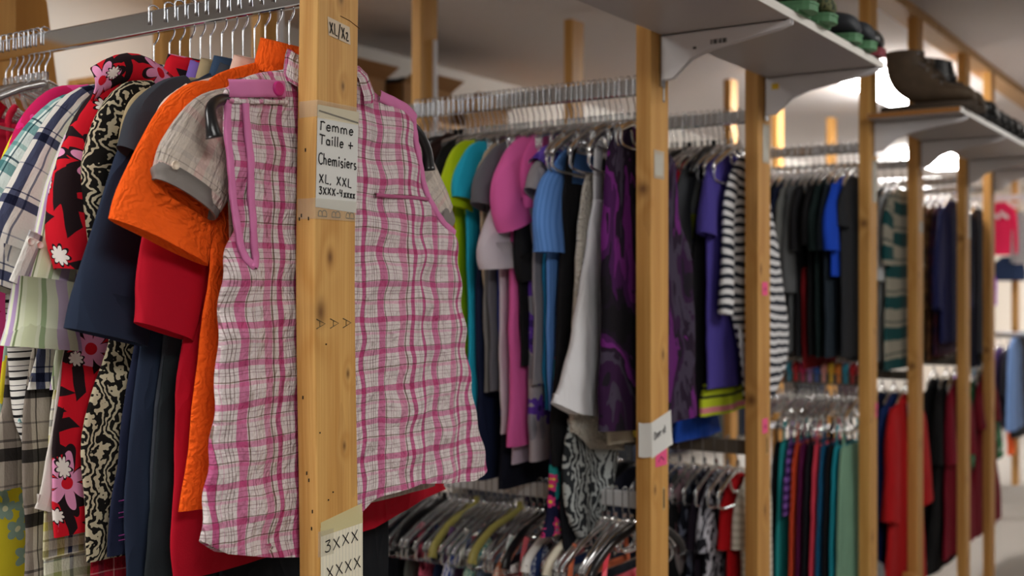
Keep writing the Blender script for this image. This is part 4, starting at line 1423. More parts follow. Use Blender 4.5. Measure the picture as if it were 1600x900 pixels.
PAISLEY = swirl_print((40, 44, 48), (170, 176, 176), 14, 18, .55, None, 3)
garment('printed_trousers', 'trousers', 'grey and black paisley trousers ending in a point under the cream lace', .170, R2, PAISLEY,
        [(.830, 1.04, 1.10), (.88, .99, 1.16), (.95, .972, 1.20), (1.02, .968, 1.21), (1.15, 1.0, 1.2), (1.3, 1.04, 1.2)], (), None, .014, .006, part='legs')
garment('trousers', 'trousers', 'black trousers hanging behind the paisley pair', .190, R2, solid((22, 24, 30)),
        [(.80, 1.00, 1.17), (.9, .99, 1.2), (1.1, 1.0, 1.2), (1.3, 1.03, 1.2)], (), None, .010, part='legs')
garment('blouse', 'blouse', 'small cream blouse hem beside the lace one', .118, R2, solid((206, 198, 180)),
        [(1.04, 1.09, 1.26), (1.2, 1.07, 1.27), (1.4, 1.06, 1.25), (1.5, 1.06, 1.24)], (), None, .010)
garment('printed_camisole', 'top', 'yellow printed top peeking below the purple dress hem', .098, R2, blot_print([(24, 24, 28), (214, 190, 60), (230, 210, 90), (40, 40, 40)], 20),
        [(.97, 1.20, 1.30), (1.1, 1.16, 1.34), (1.35, 1.12, 1.30)], (), None, .008)
BLACK = solid((26, 26, 29))
garment('tank_top', 'top', 'long black tank top on a clear hanger beside the white one', .200, R2, BLACK,
        [(1.0, .975, 1.25), (1.1, .968, 1.25), (1.28, .995, 1.24), (1.45, 1.015, 1.24), (1.58, 1.02, 1.25), (1.64, 1.03, 1.24)], (), None, .017, .008,
        straps=[([(1.045, 1.63), (1.05, 1.68), (1.07, 1.73)], .018), ([(1.22, 1.63), (1.215, 1.68), (1.2, 1.73)], .018)])
garment('leggings', 'leggings', 'bright floral leggings end showing below the black tank top', .212, R2, flower_print((26, 28, 60), (226, 60, 130), (240, 210, 70), 30, .014, (40, 150, 150), .9),
        [(.845, .945, 1.03), (.93, .975, 1.04), (1.05, .99, 1.05), (1.3, 1.02, 1.1)], (), None, .012, part='legs')
BLUE = stripes([(0, .35, (84, 132, 206))], (104, 152, 222), .012, 0, .001, .4)
r2('cap_sleeve_blouse', 'top', 'cornflower blue ribbed top with a cap sleeve', .228, BLUE, 1.12, .15, .17, .17, 1.735, 1.68, R2 + .03,
   sl=[([(1.06, 1.665, .03), (1.022, 1.62, .055), (.995, 1.55, .062), (.992, 1.48, .054)], {'d': .022, 'dy': -.01})])
garment('tunic', 'tunic', 'teal blue tunic body under the cornflower top', .245, R2, solid((30, 110, 150)),
        [(1.12, 1.02, 1.25), (1.3, 1.015, 1.25), (1.5, 1.02, 1.25), (1.6, 1.05, 1.2)], (), None, .012)
RAG = solid((150, 146, 152))
g = r2('raglan_tee', 't-shirt', 'grey tee with purple shoulder and rolled sleeve', .262, RAG, 1.18, .155, .165, .17, 1.74, 1.69, R2 + .02,
       sl=[([(1.07, 1.685, .024), (1.01, 1.655, .034), (.985, 1.61, .036)], {'d': .018, 'dy': -.01})])
sleeve_mesh([(1.11, 1.722, .02), (1.05, 1.70, .030), (1.012, 1.672, .032)], .262, .019, 5, 22, 8, lip=0).obj('shoulder_panel', blot_print([(84, 60, 160), (110, 84, 190), (230, 226, 232)], 40), g)
FLO = flower_print((168, 160, 166), (98, 60, 166), (60, 40, 110), 13, .032, (140, 140, 150), .8, 6)
garment('printed_dress', 'dress', 'grey dress with purple flowers right of the long pink shirt', .278, R2, FLO,
        [(1.0, 1.0, 1.24), (1.15, 1.005, 1.24), (1.4, 1.01, 1.24), (1.6, 1.0, 1.26), (1.68, 1.03, 1.24), (1.73, 1.08, 1.2)], (), None, .018, .009)
r2('short_sleeve_shirt', 'shirt', 'black shirt with a sleeve end below the pink cap sleeve', .296, BLACK, 1.22, .15, .17, .17, 1.74, 1.68, R2 + .02,
   sl=[([(1.05, 1.66, .03), (1.02, 1.56, .05), (1.012, 1.46, .046), (1.02, 1.425, .04)], {'d': .018, 'dy': -.01})])
PINK = solid((232, 104, 176))
r2('long_shirt', 'shirt', 'long bubblegum pink shirt falling well below its neighbours', .318, PINK, 1.035, .165, .175, .19, 1.772, 1.725, R2 + .02, d=.020, fold=.010,
   sl=[([(1.10, 1.735, .03), (1.03, 1.705, .048), (.985, 1.64, .066), (.972, 1.585, .066), (.985, 1.545, .058)], {'d': .026, 'dy': -.012})])
r2('short_sleeve_tee', 't-shirt', 'second pink tee with a wide sleeve in front of the long pink shirt', .303, solid((226, 98, 170)), 1.42, .15, .16, .16, 1.772, 1.73, R2 + .02,
   sl=[([(1.12, 1.74, .03), (1.06, 1.705, .045), (1.03, 1.64, .052), (1.03, 1.585, .050)], {'d': .022, 'dy': -.016})])
WTEE = solid((214, 204, 214))
r2('short_sleeve_tee', 't-shirt', 'white tee with a sleeve low beneath the grey one', .352, WTEE, 1.06, .14, .155, .15, 1.70, 1.62, R2 + .0,
   sl=[([(1.06, 1.60, .03), (1.0, 1.555, .055), (.965, 1.49, .066), (.965, 1.445, .064)], {'d': .026, 'dy': -.014})])
r2('short_sleeve_tee', 't-shirt', 'lilac white tee tucked beside the long pink shirt', .337, solid((206, 190, 208)), 1.03, .12, .14, .13, 1.68, 1.60, R2 + .02,
   sl=[([(1.08, 1.60, .03), (1.05, 1.54, .045), (1.03, 1.45, .05)], {'d': .022, 'dy': -.006})])
r2('short_sleeve_tee', 't-shirt', 'slate grey tee with a broad square sleeve', .378, solid((106, 106, 114)), 1.16, .165, .165, .155, 1.758, 1.715, R2,
   sl=[([(1.08, 1.725, .03), (1.02, 1.69, .045), (.975, 1.63, .058), (.962, 1.582, .060)], {'d': .024, 'dy': -.012})])
garment('long_tee', 't-shirt', 'grey marl long tee body under the slate sleeve', .396, R2, solid((126, 124, 124)),
        [(1.155, .995, 1.2), (1.3, .99, 1.2), (1.5, 1.0, 1.2), (1.62, 1.03, 1.2)], (), None, .012)
garment('tunic', 'tunic', 'royal blue tunic sliver beside the grey marl tee', .366, R2, solid((24, 50, 150)),
        [(1.1, 1.02, 1.2), (1.3, 1.01, 1.2), (1.5, 1.01, 1.2), (1.62, 1.04, 1.2)], (), None, .009)
garment('long_tee', 't-shirt', 'navy long top hanging down behind the grey marl tee', .420, R2, solid((26, 34, 62)),
        [(.945, 1.0, 1.24), (1.1, .996, 1.24), (1.4, .995, 1.22), (1.6, 1.02, 1.2)], (), None, .016)
r2('long_sleeve_jersey', 'top', 'beige top shoulder between the turquoise and slate tees', .404, solid((204, 184, 156)), 1.3, .15, .15, .14, 1.76, 1.71, R2,
   sl=[([(1.07, 1.71, .03), (1.02, 1.67, .04), (.995, 1.60, .04)], {'d': .016})])
r2('short_sleeve_tee', 't-shirt', 'turquoise tee beside the lime one', .440, solid((38, 180, 214)), 1.03, .165, .16, .15, 1.768, 1.72, R2,
   sl=[([(1.08, 1.73, .03), (1.02, 1.70, .045), (.98, 1.645, .052), (.972, 1.605, .05)], {'d': .022, 'dy': -.010})])
r2('short_sleeve_tee', 't-shirt', 'lime green tee with an open sleeve nearest the plaid shirt', .478, solid((186, 214, 22)), 1.10, .165, .155, .135, 1.775, 1.73, R2,
   sl=[([(1.08, 1.74, .03), (1.02, 1.705, .045), (.975, 1.64, .054), (.965, 1.585, .056)], {'d': .026, 'dy': -.016})])
r2('long_sleeve_jersey', 'top', 'black long top shoulder beside the lime tee', .520, BLACK, 1.1, .165, .15, .14, 1.775, 1.73, R2,
   sl=[([(1.08, 1.74, .03), (1.02, 1.70, .04), (.985, 1.62, .042)], {'d': .018})])
r2('long_sleeve_jersey', 'top', 'dark brown top shoulder left of the black one', .565, solid((58, 40, 36)), 1.1, .165, .15, .14, 1.785, 1.735, R2,
   sl=[([(1.08, 1.745, .03), (1.02, 1.70, .04), (.985, 1.62, .042)], {'d': .018})])
r2('short_sleeve_tee', 't-shirt', 'salmon pink tee just visible beyond the dark brown top', .605, solid((236, 110, 140)), 1.1, .165, .15, .14, 1.775, 1.73, R2,
   sl=[([(1.08, 1.74, .03), (1.02, 1.70, .04), (.985, 1.62, .042)], {'d': .018})])
r2('short_sleeve_tee', 't-shirt', 'coral tee low beside the plaid shirt armhole', .500, solid((232, 96, 80)), 1.2, .14, .14, .14, 1.70, 1.64, R2,
   sl=[([(1.06, 1.62, .03), (1.0, 1.56, .045), (.975, 1.49, .045)], {'d': .018})])
r2('short_sleeve_tee', 't-shirt', 'taupe tee below the coral one', .545, solid((150, 132, 120)), 1.15, .14, .14, .14, 1.66, 1.60, R2,
   sl=[([(1.06, 1.58, .03), (1.0, 1.50, .045), (.98, 1.42, .045)], {'d': .018})])
garment('long_skirt', 'skirt', 'dark navy long skirt hanging low behind the pink shirt hem', .36, R2, solid((18, 20, 34)),
        [(.93, 1.0, 1.26), (1.05, 1.01, 1.25), (1.2, 1.04, 1.22)], (), None, .018, part='skirt_cloth')
garment('blouse', 'blouse', 'pale mauve blouse hem under the long pink shirt', .330, R2, solid((196, 180, 196)),
        [(.99, 1.0, 1.2), (1.1, 1.01, 1.2), (1.3, 1.03, 1.2)], (), None, .008)

# hangers of the second rail, hooks reaching over the rail from the far side
rr = random.Random(5)
y = .062
k = 0
while y < .70:
    kind = 'black' if k in (34, 35) else 'clear'
    lab = 'clear plastic hanger with steel hook packed along the second upper rail'
    gp = 'clear hangers on the second upper rail'
    if kind == 'black':
        lab = 'black plastic hanger among clear ones on the second rail above the dark brown top' if k == 34 else 'black plastic hanger next to another black one on the second rail'
        gp = None
    near = k in (4, 6, 8, 10, 11)
    hanger(R2, y, Z2, kind, lab, gp, rr.uniform(-7, 7), 1, .062, .165 if near else .11, .085 if near else .032)
    y += rr.uniform(.0125, .0175)
    k += 1
hanger(R2, .715, Z2, 'clear', 'clear hanger standing apart at the wall end of the second rail', None, 12, 1, .062, .165, .075)

# ------------------------------------------------------------------ third rail
R3 = RX[2]
Z3 = R_UP[2][1] + .0005
BWS = stripes([(0, .46, (40, 44, 54))], (216, 216, 218), .026, 1, .006, .25)
g = garment('striped_dress', 'dress', 'black and white striped dress hanging behind the post with pink tags', .080, R3, BWS,
            [(1.09, 1.80, 2.03), (1.14, 1.785, 2.10), (1.22, 1.755, 2.13), (1.32, 1.72, 2.125), (1.42, 1.70, 2.085), (1.52, 1.69, 2.05), (1.62, 1.68, 2.0), (1.69, 1.70, 1.97), (1.74, 1.74, 1.90), (1.765, 1.78, 1.87)],
            [([(1.73, 1.71, .03), (1.70, 1.60, .04), (1.68, 1.45, .036), (1.665, 1.33, .030)], {'d': .014})], None, .018, .009)
m = MB()
for dx in (0, .012):
    m.tube(smooth_path([(1.70 + dx, .055, 1.30), (1.715 + dx * 1.5, .05, 1.2), (1.745 + dx * .5, .05, 1.12), (1.76 + dx, .05, 1.06)], 14), .005, 8, ry=.002)
m.obj('tie_string', solid((200, 200, 204)), g)


def r3(name, cat, label, y, mat, zh, x0=-.15, **k):
    cx = R3
    sh = k.pop('sh', .16)
    return garment(name, cat, label, y, R3, mat, tee_rows(cx, k.pop('zn', 1.765), k.pop('zs', 1.715), zh, sh, k.pop('ch', .15), k.pop('hm', .15)), k.pop('sl', ()), lod=.7, **k)


def sl3(cx, sh=.16, z=1.70, ln=.16, out=.04, h=.045, d=.018):
    return [([(cx - sh + .055, z + .01, h * .7), (cx - sh + .01 - out * .3, z - ln * .4, h), (cx - sh - out + .02, z - ln, h)], {'d': d, 'dy': -.006})]


INDIGO = solid((70, 60, 140))
r3('short_sleeve_dress', 'dress', 'indigo blue dress left of the striped one', .112, INDIGO, 1.13, sl=sl3(R3, .15))
garment('sleeveless_dress', 'dress', 'black dress between the indigo and the colour blocked one', .150, R3, BLACK,
        [(1.05, 1.645, 1.93), (1.14, 1.640, 1.93), (1.30, 1.625, 1.93), (1.45, 1.622, 1.92), (1.58, 1.645, 1.90), (1.68, 1.672, 1.87), (1.74, 1.70, 1.84), (1.765, 1.73, 1.82)], (), None, .013, .006, lod=.7)
garment('long_skirt', 'skirt', 'black skirt with lime stripes and pink edge near the third rail bottom', .132, R3, block_print([(1.086, 1.092, (40, 42, 30)), (1.098, 1.104, (40, 42, 30)), (1.11, 1.116, (40, 42, 30)), (1.122, 1.128, (40, 42, 30)), (1.055, 1.072, (200, 120, 130)), (1.14, 1.3, (24, 24, 28))], (176, 190, 40)),
        [(1.055, 1.63, 1.93), (1.10, 1.635, 1.92), (1.15, 1.66, 1.9), (1.29, 1.70, 1.86)], (), None, .016, part='skirt_cloth')
BLOCK = block_print([(1.0, 1.30, (34, 36, 40)), (1.30, 1.40, (150, 150, 158)), (1.40, 1.47, (28, 28, 32)), (1.47, 1.53, (206, 200, 216)), (1.53, 1.60, (190, 200, 50)), (1.60, 1.70, (150, 154, 156)), (1.70, 1.8, (28, 28, 32))], (60, 62, 66))
r3('colour_block_tee', 't-shirt', 'grey white and black colour blocked top on the third rail', .182, BLOCK, 1.06, sh=.155, sl=sl3(R3, .165, ln=.20, h=.05))
r3('tank_top', 'top', 'bright red top sliver left of the colour blocked one', .210, solid((196, 24, 34)), 1.2, sl=sl3(R3, .15, ln=.2))
r3('printed_blouse', 'blouse', 'cream black and yellow print blouse beside the purple dress edge', .240, blot_print([(30, 26, 28), (214, 200, 180), (206, 170, 60), (60, 50, 50), (220, 214, 206)], 12), 1.10, sl=sl3(R3, .15, ln=.3, h=.05))
r3('short_sleeve_tee', 't-shirt', 'pale blue tee shoulder deep in the third rail', .272, solid((120, 150, 200)), 1.3, sl=sl3(R3, .15, ln=.2))
r3('tunic', 'tunic', 'dark patterned tunic hem hanging low beside the blue cloth', .228, blot_print([(28, 28, 34), (70, 74, 80), (110, 112, 116)], 20), 1.02, ch=.14, hm=.16)
garment('jersey', 'top', 'royal blue cloth draped low over the lower third rail', .200, R3, solid((22, 66, 160)),
        [(.985, 1.60, 1.92), (1.03, 1.62, 1.90), (1.12, 1.66, 1.88), (1.25, 1.70, 1.85)], (), None, .020)
rr = random.Random(8)
y = .085
k = 0
while y < .50:
    kd = {4: 'black', 8: 'black', 15: 'yellow'}.get(k, 'clear')
    lab = {'clear': 'clear plastic hanger with steel hook along the third upper rail', 'black': 'black plastic hanger above the black dress on the third rail' if k == 4 else 'black plastic hanger above the red top on the third rail',
           'yellow': 'yellow plastic hanger beside the purple dress shoulder'}[kd]
    hanger(R3, y, Z3, kd, lab, 'clear hangers on the third upper rail' if kd == 'clear' else None, rr.uniform(-8, 8), 1, .060, .15, .075)
    y += rr.uniform(.015, .022)
    k += 1

# ------------------------------------------------------------------ fourth to seventh rails
def rack_row(ri, items, zn=1.785, zs=1.735, zrail=None, lower=False, hk='clear', words='', skip=()):
    """items: (y, name, category, label, material, hem z, shoulder half, sleeve length or 0, opts)"""
    cx = RX[ri]
    for i, (y, name, cat, label, mat, zh, sh, sl, o) in enumerate(items):
        o = dict(o)
        rows = tee_rows(cx + o.get('dx', 0), o.get('zn', zn), o.get('zs', zs), zh, sh, o.get('ch', sh - .005), o.get('hm', sh), o.get('nk', .06))
        sv = ()
        if sl:
            c2 = cx + o.get('dx', 0)
            zz = o.get('zs', zs)
            h = o.get('sh', .045)
            out = o.get('out', .03)
            sv = [([(c2 + s * (sh - .05), zz - .005, h * .7), (c2 + s * (sh - .005 + out * .3), zz - .02 - sl * .4, h), (c2 + s * (sh - .02 + out), zz - .01 - sl, h * .95)], {'d': o.get('sd', .016), 'dy': o.get('dy', -.004), 'lip': .03}) for s in (-1, 1)]
        col = o.get('collar')
        garment(name, cat, label, y, cx, mat, rows, sv, (o.get('zn', zn) - .015, .03, .055, .017, None) if col else None, o.get('d', .012), o.get('fold', .006), lod=.6, yaw=o.get('yaw', 0), part=o.get('part', 'bodice'))
        hanger(cx, y + .004, zrail + .0005, o.get('hk', hk), words.format(o.get('hw', 'a garment')), None, 0, 1, o.get('stem', .052), min(.15, sh - .02), .07)


DG = solid((38, 42, 44))
rack_row(3, [
    (.070, 'short_sleeve_tee', 't-shirt', 'charcoal tee foremost behind the post at the boot shelf end', solid((40, 42, 46)), 1.165, .15, .12, dict(sh=.045, hw='the foremost charcoal tee')),
    (.116, 'short_sleeve_tee', 't-shirt', 'dark slate tee second behind the post at the boot shelf end', solid((36, 46, 56)), 1.165, .20, .20, dict(hw='the dark slate tee')),
    (.092, 'short_sleeve_tee', 't-shirt', 'bright cobalt blue tee among dark tees on the fourth rail', solid((24, 70, 190)), 1.44, .205, .20, dict(sh=.055, hw='the cobalt blue tee')),
    (.148, 'short_sleeve_tee', 't-shirt', 'deep green black tee left of the cobalt blue one', solid((22, 36, 36)), 1.165, .20, .20, dict(hw='the deep green tee')),
    (.172, 'short_sleeve_tee', 't-shirt', 'black tee with a small red mark on the fourth rail', block_print([(1.56, 1.585, (170, 30, 40))], (22, 22, 24)), 1.17, .20, .18, dict(hw='the black tee with a red mark')),
    (.196, 'polo_shirt', 'shirt', 'dark red shirt strip low among the black tees', solid((120, 20, 26)), 1.125, .19, 0, dict(zn=1.5, zs=1.46, hw='the dark red shirt', stem=.052)),
    (.214, 'short_sleeve_tee', 't-shirt', 'black tee right of the grey ones on the fourth rail', solid((28, 28, 31)), 1.165, .20, .20, dict(hw='the plain black tee')),
    (.240, 'hooded_sweatshirt', 'sweatshirt', 'mid grey sweatshirt with rolled cuff beside the black tees', solid((92, 94, 96)), 1.18, .20, .34, dict(sh=.042, hw='the mid grey sweatshirt')),
    (.268, 'short_sleeve_tee', 't-shirt', 'ash grey tee left of the mid grey sweatshirt', solid((108, 110, 108)), 1.16, .20, .22, dict(hw='the ash grey tee')),
    (.294, 'short_sleeve_tee', 't-shirt', 'navy tee left of the grey tees on the fourth rail', solid((22, 28, 52)), 1.165, .20, .22, dict(hw='the navy tee')),
    (.320, 'short_sleeve_tee', 't-shirt', 'black navy tee near the striped dress on the fourth rail', solid((18, 22, 32)), 1.165, .20, .22, dict(hw='the black navy tee')),
    (.345, 'short_sleeve_tee', 't-shirt', 'dark red tee shoulder deepest on the fourth rail', solid((150, 24, 36)), 1.2, .19, .18, dict(hw='the dark red tee')),
], zrail=R_UP[3][1], words='clear plastic hanger holding {} on the fourth rail')
for k in range(10):
    hanger(RX[3], .37 + k * .026, R_UP[3][1] + .0005, 'clear', 'empty clear hanger toward the wall on the fourth rail', 'empty clear hangers on the fourth rail', random.uniform(-9, 9), 1, .052, .13, .07)

GREYJ = solid((76, 80, 84))
TEALST = stripes([(0, .42, (26, 72, 74)), (.55, .62, (90, 96, 90))], (150, 146, 132), .12, 1, .004, .2)
rack_row(4, [
    (.075, 'long_polo_shirt', 'shirt', 'cream shirt with wide teal stripes behind the fifth post', TEALST, 1.09, .22, .24, dict(sh=.055, hm=.26, hw='the teal striped shirt')),
    (.110, 'long_sleeve_shirt', 'shirt', 'pale grey shirt with a hanging cuff left of the teal stripes', solid((186, 190, 192)), 1.12, .20, .30, dict(sh=.036, out=.06, hw='the pale grey shirt')),
    (.140, 'zip_jacket', 'jacket', 'slate grey jacket left of the pale grey shirt', GREYJ, 1.08, .21, .36, dict(sh=.045, collar=1, hw='the slate grey jacket')),
    (.170, 'zip_jacket', 'jacket', 'blue grey jacket second left of the pale grey shirt', solid((52, 60, 70)), 1.08, .21, .36, dict(sh=.045, collar=1, hw='the blue grey jacket')),
    (.200, 'short_sleeve_tee', 't-shirt', 'black tee deepest on the fifth rail', solid((26, 28, 30)), 1.12, .20, .2, dict(hw='the deepest black tee')),
    (.228, 'short_sleeve_tee', 't-shirt', 'charcoal tee behind the slate grey jackets', solid((48, 48, 52)), 1.12, .20, .2, dict(hw='the charcoal tee behind the jackets')),
], zrail=R_UP[4][1], words='clear plastic hanger holding {} on the fifth rail')
BROWNPL = plaid((92, 66, 42), [(0, .3, (58, 38, 26)), (.5, .56, (150, 110, 70)), (.7, .8, (120, 30, 30))], [(0, .3, (50, 36, 28)), (.5, .56, (140, 104, 66))], .09, .10)
rack_row(5, [
    (.075, 'zip_jacket', 'jacket', 'navy jacket with a wide sleeve behind the sixth post', solid((32, 36, 84)), 1.16, .22, .42, dict(sh=.055, out=.10, collar=1, hw='the navy jacket')),
    (.105, 'flannel_shirt', 'shirt', 'maroon and navy plaid shirt left of the navy jacket', plaid((70, 30, 40), [(0, .4, (34, 32, 60))], [(0, .4, (40, 26, 50))], .07, .08), 1.10, .21, .4, dict(hw='the maroon plaid shirt')),
    (.135, 'flannel_shirt', 'shirt', 'brown plaid flannel shirt two left of the navy jacket', BROWNPL, 1.08, .21, .42, dict(sh=.045, collar=1, hw='the brown plaid flannel shirt')),
    (.165, 'flannel_shirt', 'shirt', 'tan brown shirt behind the plaid flannel', solid((112, 84, 58)), 1.12, .21, .4, dict(hw='the tan brown shirt')),
    (.195, 'zip_jacket', 'jacket', 'dark navy jacket left of the brown flannels', solid((24, 26, 40)), 1.08, .21, .40, dict(collar=1, hw='the dark navy jacket')),
    (.225, 'zip_jacket', 'jacket', 'black jacket deepest beside the brown flannels', solid((20, 22, 26)), 1.08, .21, .40, dict(hw='the deepest black jacket')),
    (.26, 'short_sleeve_tee', 't-shirt', 'bright blue tee left end of the sixth rail', solid((40, 84, 180)), 1.3, .20, .2, dict(hw='the bright blue tee')),
], zrail=R_UP[5][1], words='clear plastic hanger holding {} on the sixth rail')
rack_row(6, [
    (.075, 'long_coat', 'coat', 'long navy black coat between the sixth and seventh posts', solid((22, 26, 46)), 1.02, .20, .4, dict(hw='the long navy black coat')),
    (.11, 'zip_jacket', 'jacket', 'dark olive jacket left of the long navy black coat', solid((38, 40, 38)), 1.10, .20, .4, dict(collar=1, hw='the dark olive jacket')),
    (.145, 'short_sleeve_tee', 't-shirt', 'red tee sliver on the seventh rail', solid((170, 30, 40)), 1.2, .19, .2, dict(hw='the red tee')),
    (.18, 'zip_jacket', 'jacket', 'black jacket deepest on the seventh rail', solid((24, 24, 28)), 1.1, .20, .4, dict(hw='the black jacket')),
], zrail=R_UP[6][1], words='clear plastic hanger holding {} on the seventh rail')

# ------------------------------------------------------------------ lower rails
def low_clear(ri, y0, y1, n, label, group, seed, stem=.038, half=.19, drop=.085, yv=7, kinds={}, skip=None):
    rr = random.Random(seed)
    for k in range(n):
        y = y0 + (y1 - y0) * k / (n - 1) + rr.uniform(-.003, .003)
        kd = kinds.get(k)
        if kd:
            hanger(RX[ri], y, R_LO[ri][1] + .0005, kd[0], kd[1], None, rr.uniform(-yv, yv), 1, stem, half, drop)
        else:
            hanger(RX[ri], y, R_LO[ri][1] + .0005, 'clear', label, group, rr.uniform(-yv, yv), 1, stem, half, drop)


low_clear(1, .07, .70, 34, 'clear plastic hanger crowded on the lower second rail', 'clear hangers on the lower second rail', 4, kinds={
    0: ('black', 'wide black hanger nearest the post with the white note on the lower rail'), 6: ('cream', 'cream plastic hanger low among clear ones, nearer the post'), 9: ('white', 'white plastic hanger low on the second rail'),
    17: ('yellow', 'yellow plastic hanger standing out on the lower second rail'), 24: ('yellow', 'olive yellow hanger farther along the lower second rail'), 29: ('black', 'black hanger far along the lower second rail'), 13: ('black', 'black hanger in the middle of the lower second rail')})
LOWC = [((226, 70, 84), 'coral red'), ((30, 32, 40), 'black'), ((240, 130, 90), 'orange patterned'), ((110, 116, 124), 'grey'), ((40, 60, 110), 'deep blue'), ((230, 110, 120), 'salmon'), ((206, 220, 214), 'pale aqua'),
        ((60, 50, 60), 'dark plum'), ((150, 170, 200), 'light blue'), ((214, 204, 196), 'off white'), ((120, 90, 130), 'mauve'), ((34, 44, 74), 'ink blue'), ((190, 60, 90), 'raspberry'), ((90, 94, 90), 'olive grey')]
for i, (c, nm) in enumerate(LOWC):
    y = .085 + i * .043
    z0 = .765
    garment('camisole', 'top', nm + ' strappy top hanging on the lower second rail', y, R2, solid(c) if i % 3 else blot_print([c, [min(255, v + 50) for v in c], [v * .6 for v in c]], 30),
            tank_rows(R2, z0 - .015, .30, .15, .17, .12), (), None, .010, lod=.6, straps=[([(R2 + s * .14, z0 - .03), (R2 + s * .13, z0 + .02), (R2 + s * .115, z0 + .055)], .011) for s in (-1, 1)])
for y, c1, c2, lab in ((.36, (236, 120, 60), (240, 226, 214), 'orange and white patterned strap looped on a low clear hanger'), (.44, (206, 214, 190), (60, 150, 150), 'cream and aqua frilled strap looped on a low clear hanger'),
                       (.50, (40, 70, 160), (230, 230, 236), 'blue and white dotted strap looped on a low clear hanger'), (.28, (60, 74, 120), (206, 214, 224), 'navy and white printed strap on a low clear hanger')):
    t = thing('bikini', (R2 - .1, y, .78), lab, 'swim top')
    m = MB(); m.tube(smooth_path([(R2 - .08, y - .006, .79), (R2 - .12, y - .012, .775), (R2 - .155, y - .012, .745), (R2 - .17, y - .008, .70), (R2 - .13, y - .004, .66)], 20), np.linspace(.014, .022, 20), 10, ry=.010)
    m.obj('strap', blot_print([c1, c2, c1, c2], 60), t)

rr = random.Random(3)
DENIM = solid((84, 110, 160), bump=.5)
rack_low3 = [(.085, 'tee', 'cream striped top low at the third rail near the post', stripes([(0, .4, (190, 186, 170))], (214, 210, 196), .02, 1), .45),
             (.115, 'short_sleeve_tee', 'red tee on the lower third rail near the post with pink tags', solid((190, 20, 28)), .45),
             (.15, 'printed_blouse', 'black and white checked blouse on the lower third rail', blot_print([(26, 26, 32), (190, 190, 200), (26, 26, 32), (150, 150, 160), (30, 30, 36)], 13), .36),
             (.185, 'tunic', 'plum black tunic on the lower third rail', solid((40, 32, 44)), .4),
             (.22, 'printed_blouse', 'navy and grey print blouse on the lower third rail', blot_print([(24, 26, 36), (110, 116, 136), (24, 26, 36), (70, 76, 90)], 16), .36),
             (.26, 'printed_scarf_dress', 'grey and dusty pink print dress on the lower third rail', blot_print([(30, 30, 32), (150, 140, 140), (190, 150, 160), (60, 60, 60)], 9), .36),
             (.30, 'denim_shirt', 'light blue denim shirt on the lower third rail by the second post', DENIM, .3),
             (.34, 'tunic', 'black tunic deepest on the lower third rail', solid((22, 22, 26)), .3)]
LOW3X = [1.888, 1.862, 1.80, 1.815, 1.83, 1.80, 1.80, 1.80]
for (y, nm, lab, mt, zh), cx in zip(rack_low3, LOW3X):
    garment(nm, 'top', lab, y, RX[2], mt, tee_rows(cx, .885, .845, zh, .105, .105, .11, .05), [([(cx - .07, .84, .03), (cx - .10, .78, .04), (cx - .115, .68, .04)], {'d': .014})], lod=.6, d=.012)
    hanger(RX[2], y + .003, R_LO[2][1] + .0005, 'clear', 'clear hanger on the lower third rail holding the ' + lab.split(' on the')[0].split(' low')[0].split(' deepest')[0], None, 0, 1, .045, .14, .06)
hanger(RX[2], .25, R_UP[2][1] + .0005 - .0, 'clear', 'clear hanger hanging free between the third rail garments', None, 20, 1, .06, .14, .07)

low4 = [(.075, 'tunic', 'mint green tunic foremost on the lower fourth rail', solid((120, 160, 136)), .32), (.098, 'tank_top', 'turquoise tank top beside the mint tunic', solid((30, 140, 156)), .35), (.12, 'tank_top', 'black tank top beside the turquoise one low on the fourth rail', solid((22, 22, 26)), .35),
        (.143, 'tank_top', 'teal blue tank top on the lower fourth rail', solid((26, 88, 128)), .35), (.166, 'tank_top', 'coral pink tank top on the lower fourth rail', solid((226, 70, 90)), .32), (.19, 'tank_top', 'black tank top left of the coral pink one', solid((24, 24, 30)), .35),
        (.213, 'tunic', 'burgundy purple tunic on the lower fourth rail', solid((92, 20, 66)), .30), (.236, 'tank_top', 'rust orange top sliver on the lower fourth rail', solid((200, 70, 40)), .4), (.26, 'striped_camisole', 'purple striped camisole on the lower fourth rail', stripes([(0, .5, (60, 30, 90))], (130, 90, 170), .03), .62),
        (.285, 'tank_top', 'aqua long top at the left of the lower fourth rail', solid((40, 150, 150)), .33), (.31, 'tank_top', 'black top deepest on the lower fourth rail', solid((20, 20, 24)), .3)]
for i, (y, nm, lab, mt, zh) in enumerate(low4):
    garment(nm, 'top', lab, y, RX[3], mt, tank_rows(RX[3], .86, zh, .17, .20, .14), (), None, .012, .007, lod=.6, straps=tank_straps(RX[3], .86, .935, .14, .010))
low_clear(3, .06, .40, 20, 'clear plastic hanger crowded on the lower fourth rail', 'clear hangers on the lower fourth rail', 9, .046, .165, .075)
MARK = [((230, 60, 120), 'pink'), ((240, 140, 60), 'orange'), ((60, 110, 200), 'blue'), ((220, 50, 60), 'red'), ((236, 190, 60), 'yellow'), ((200, 150, 210), 'lilac'), ((60, 160, 190), 'aqua'), ((240, 170, 160), 'peach')]
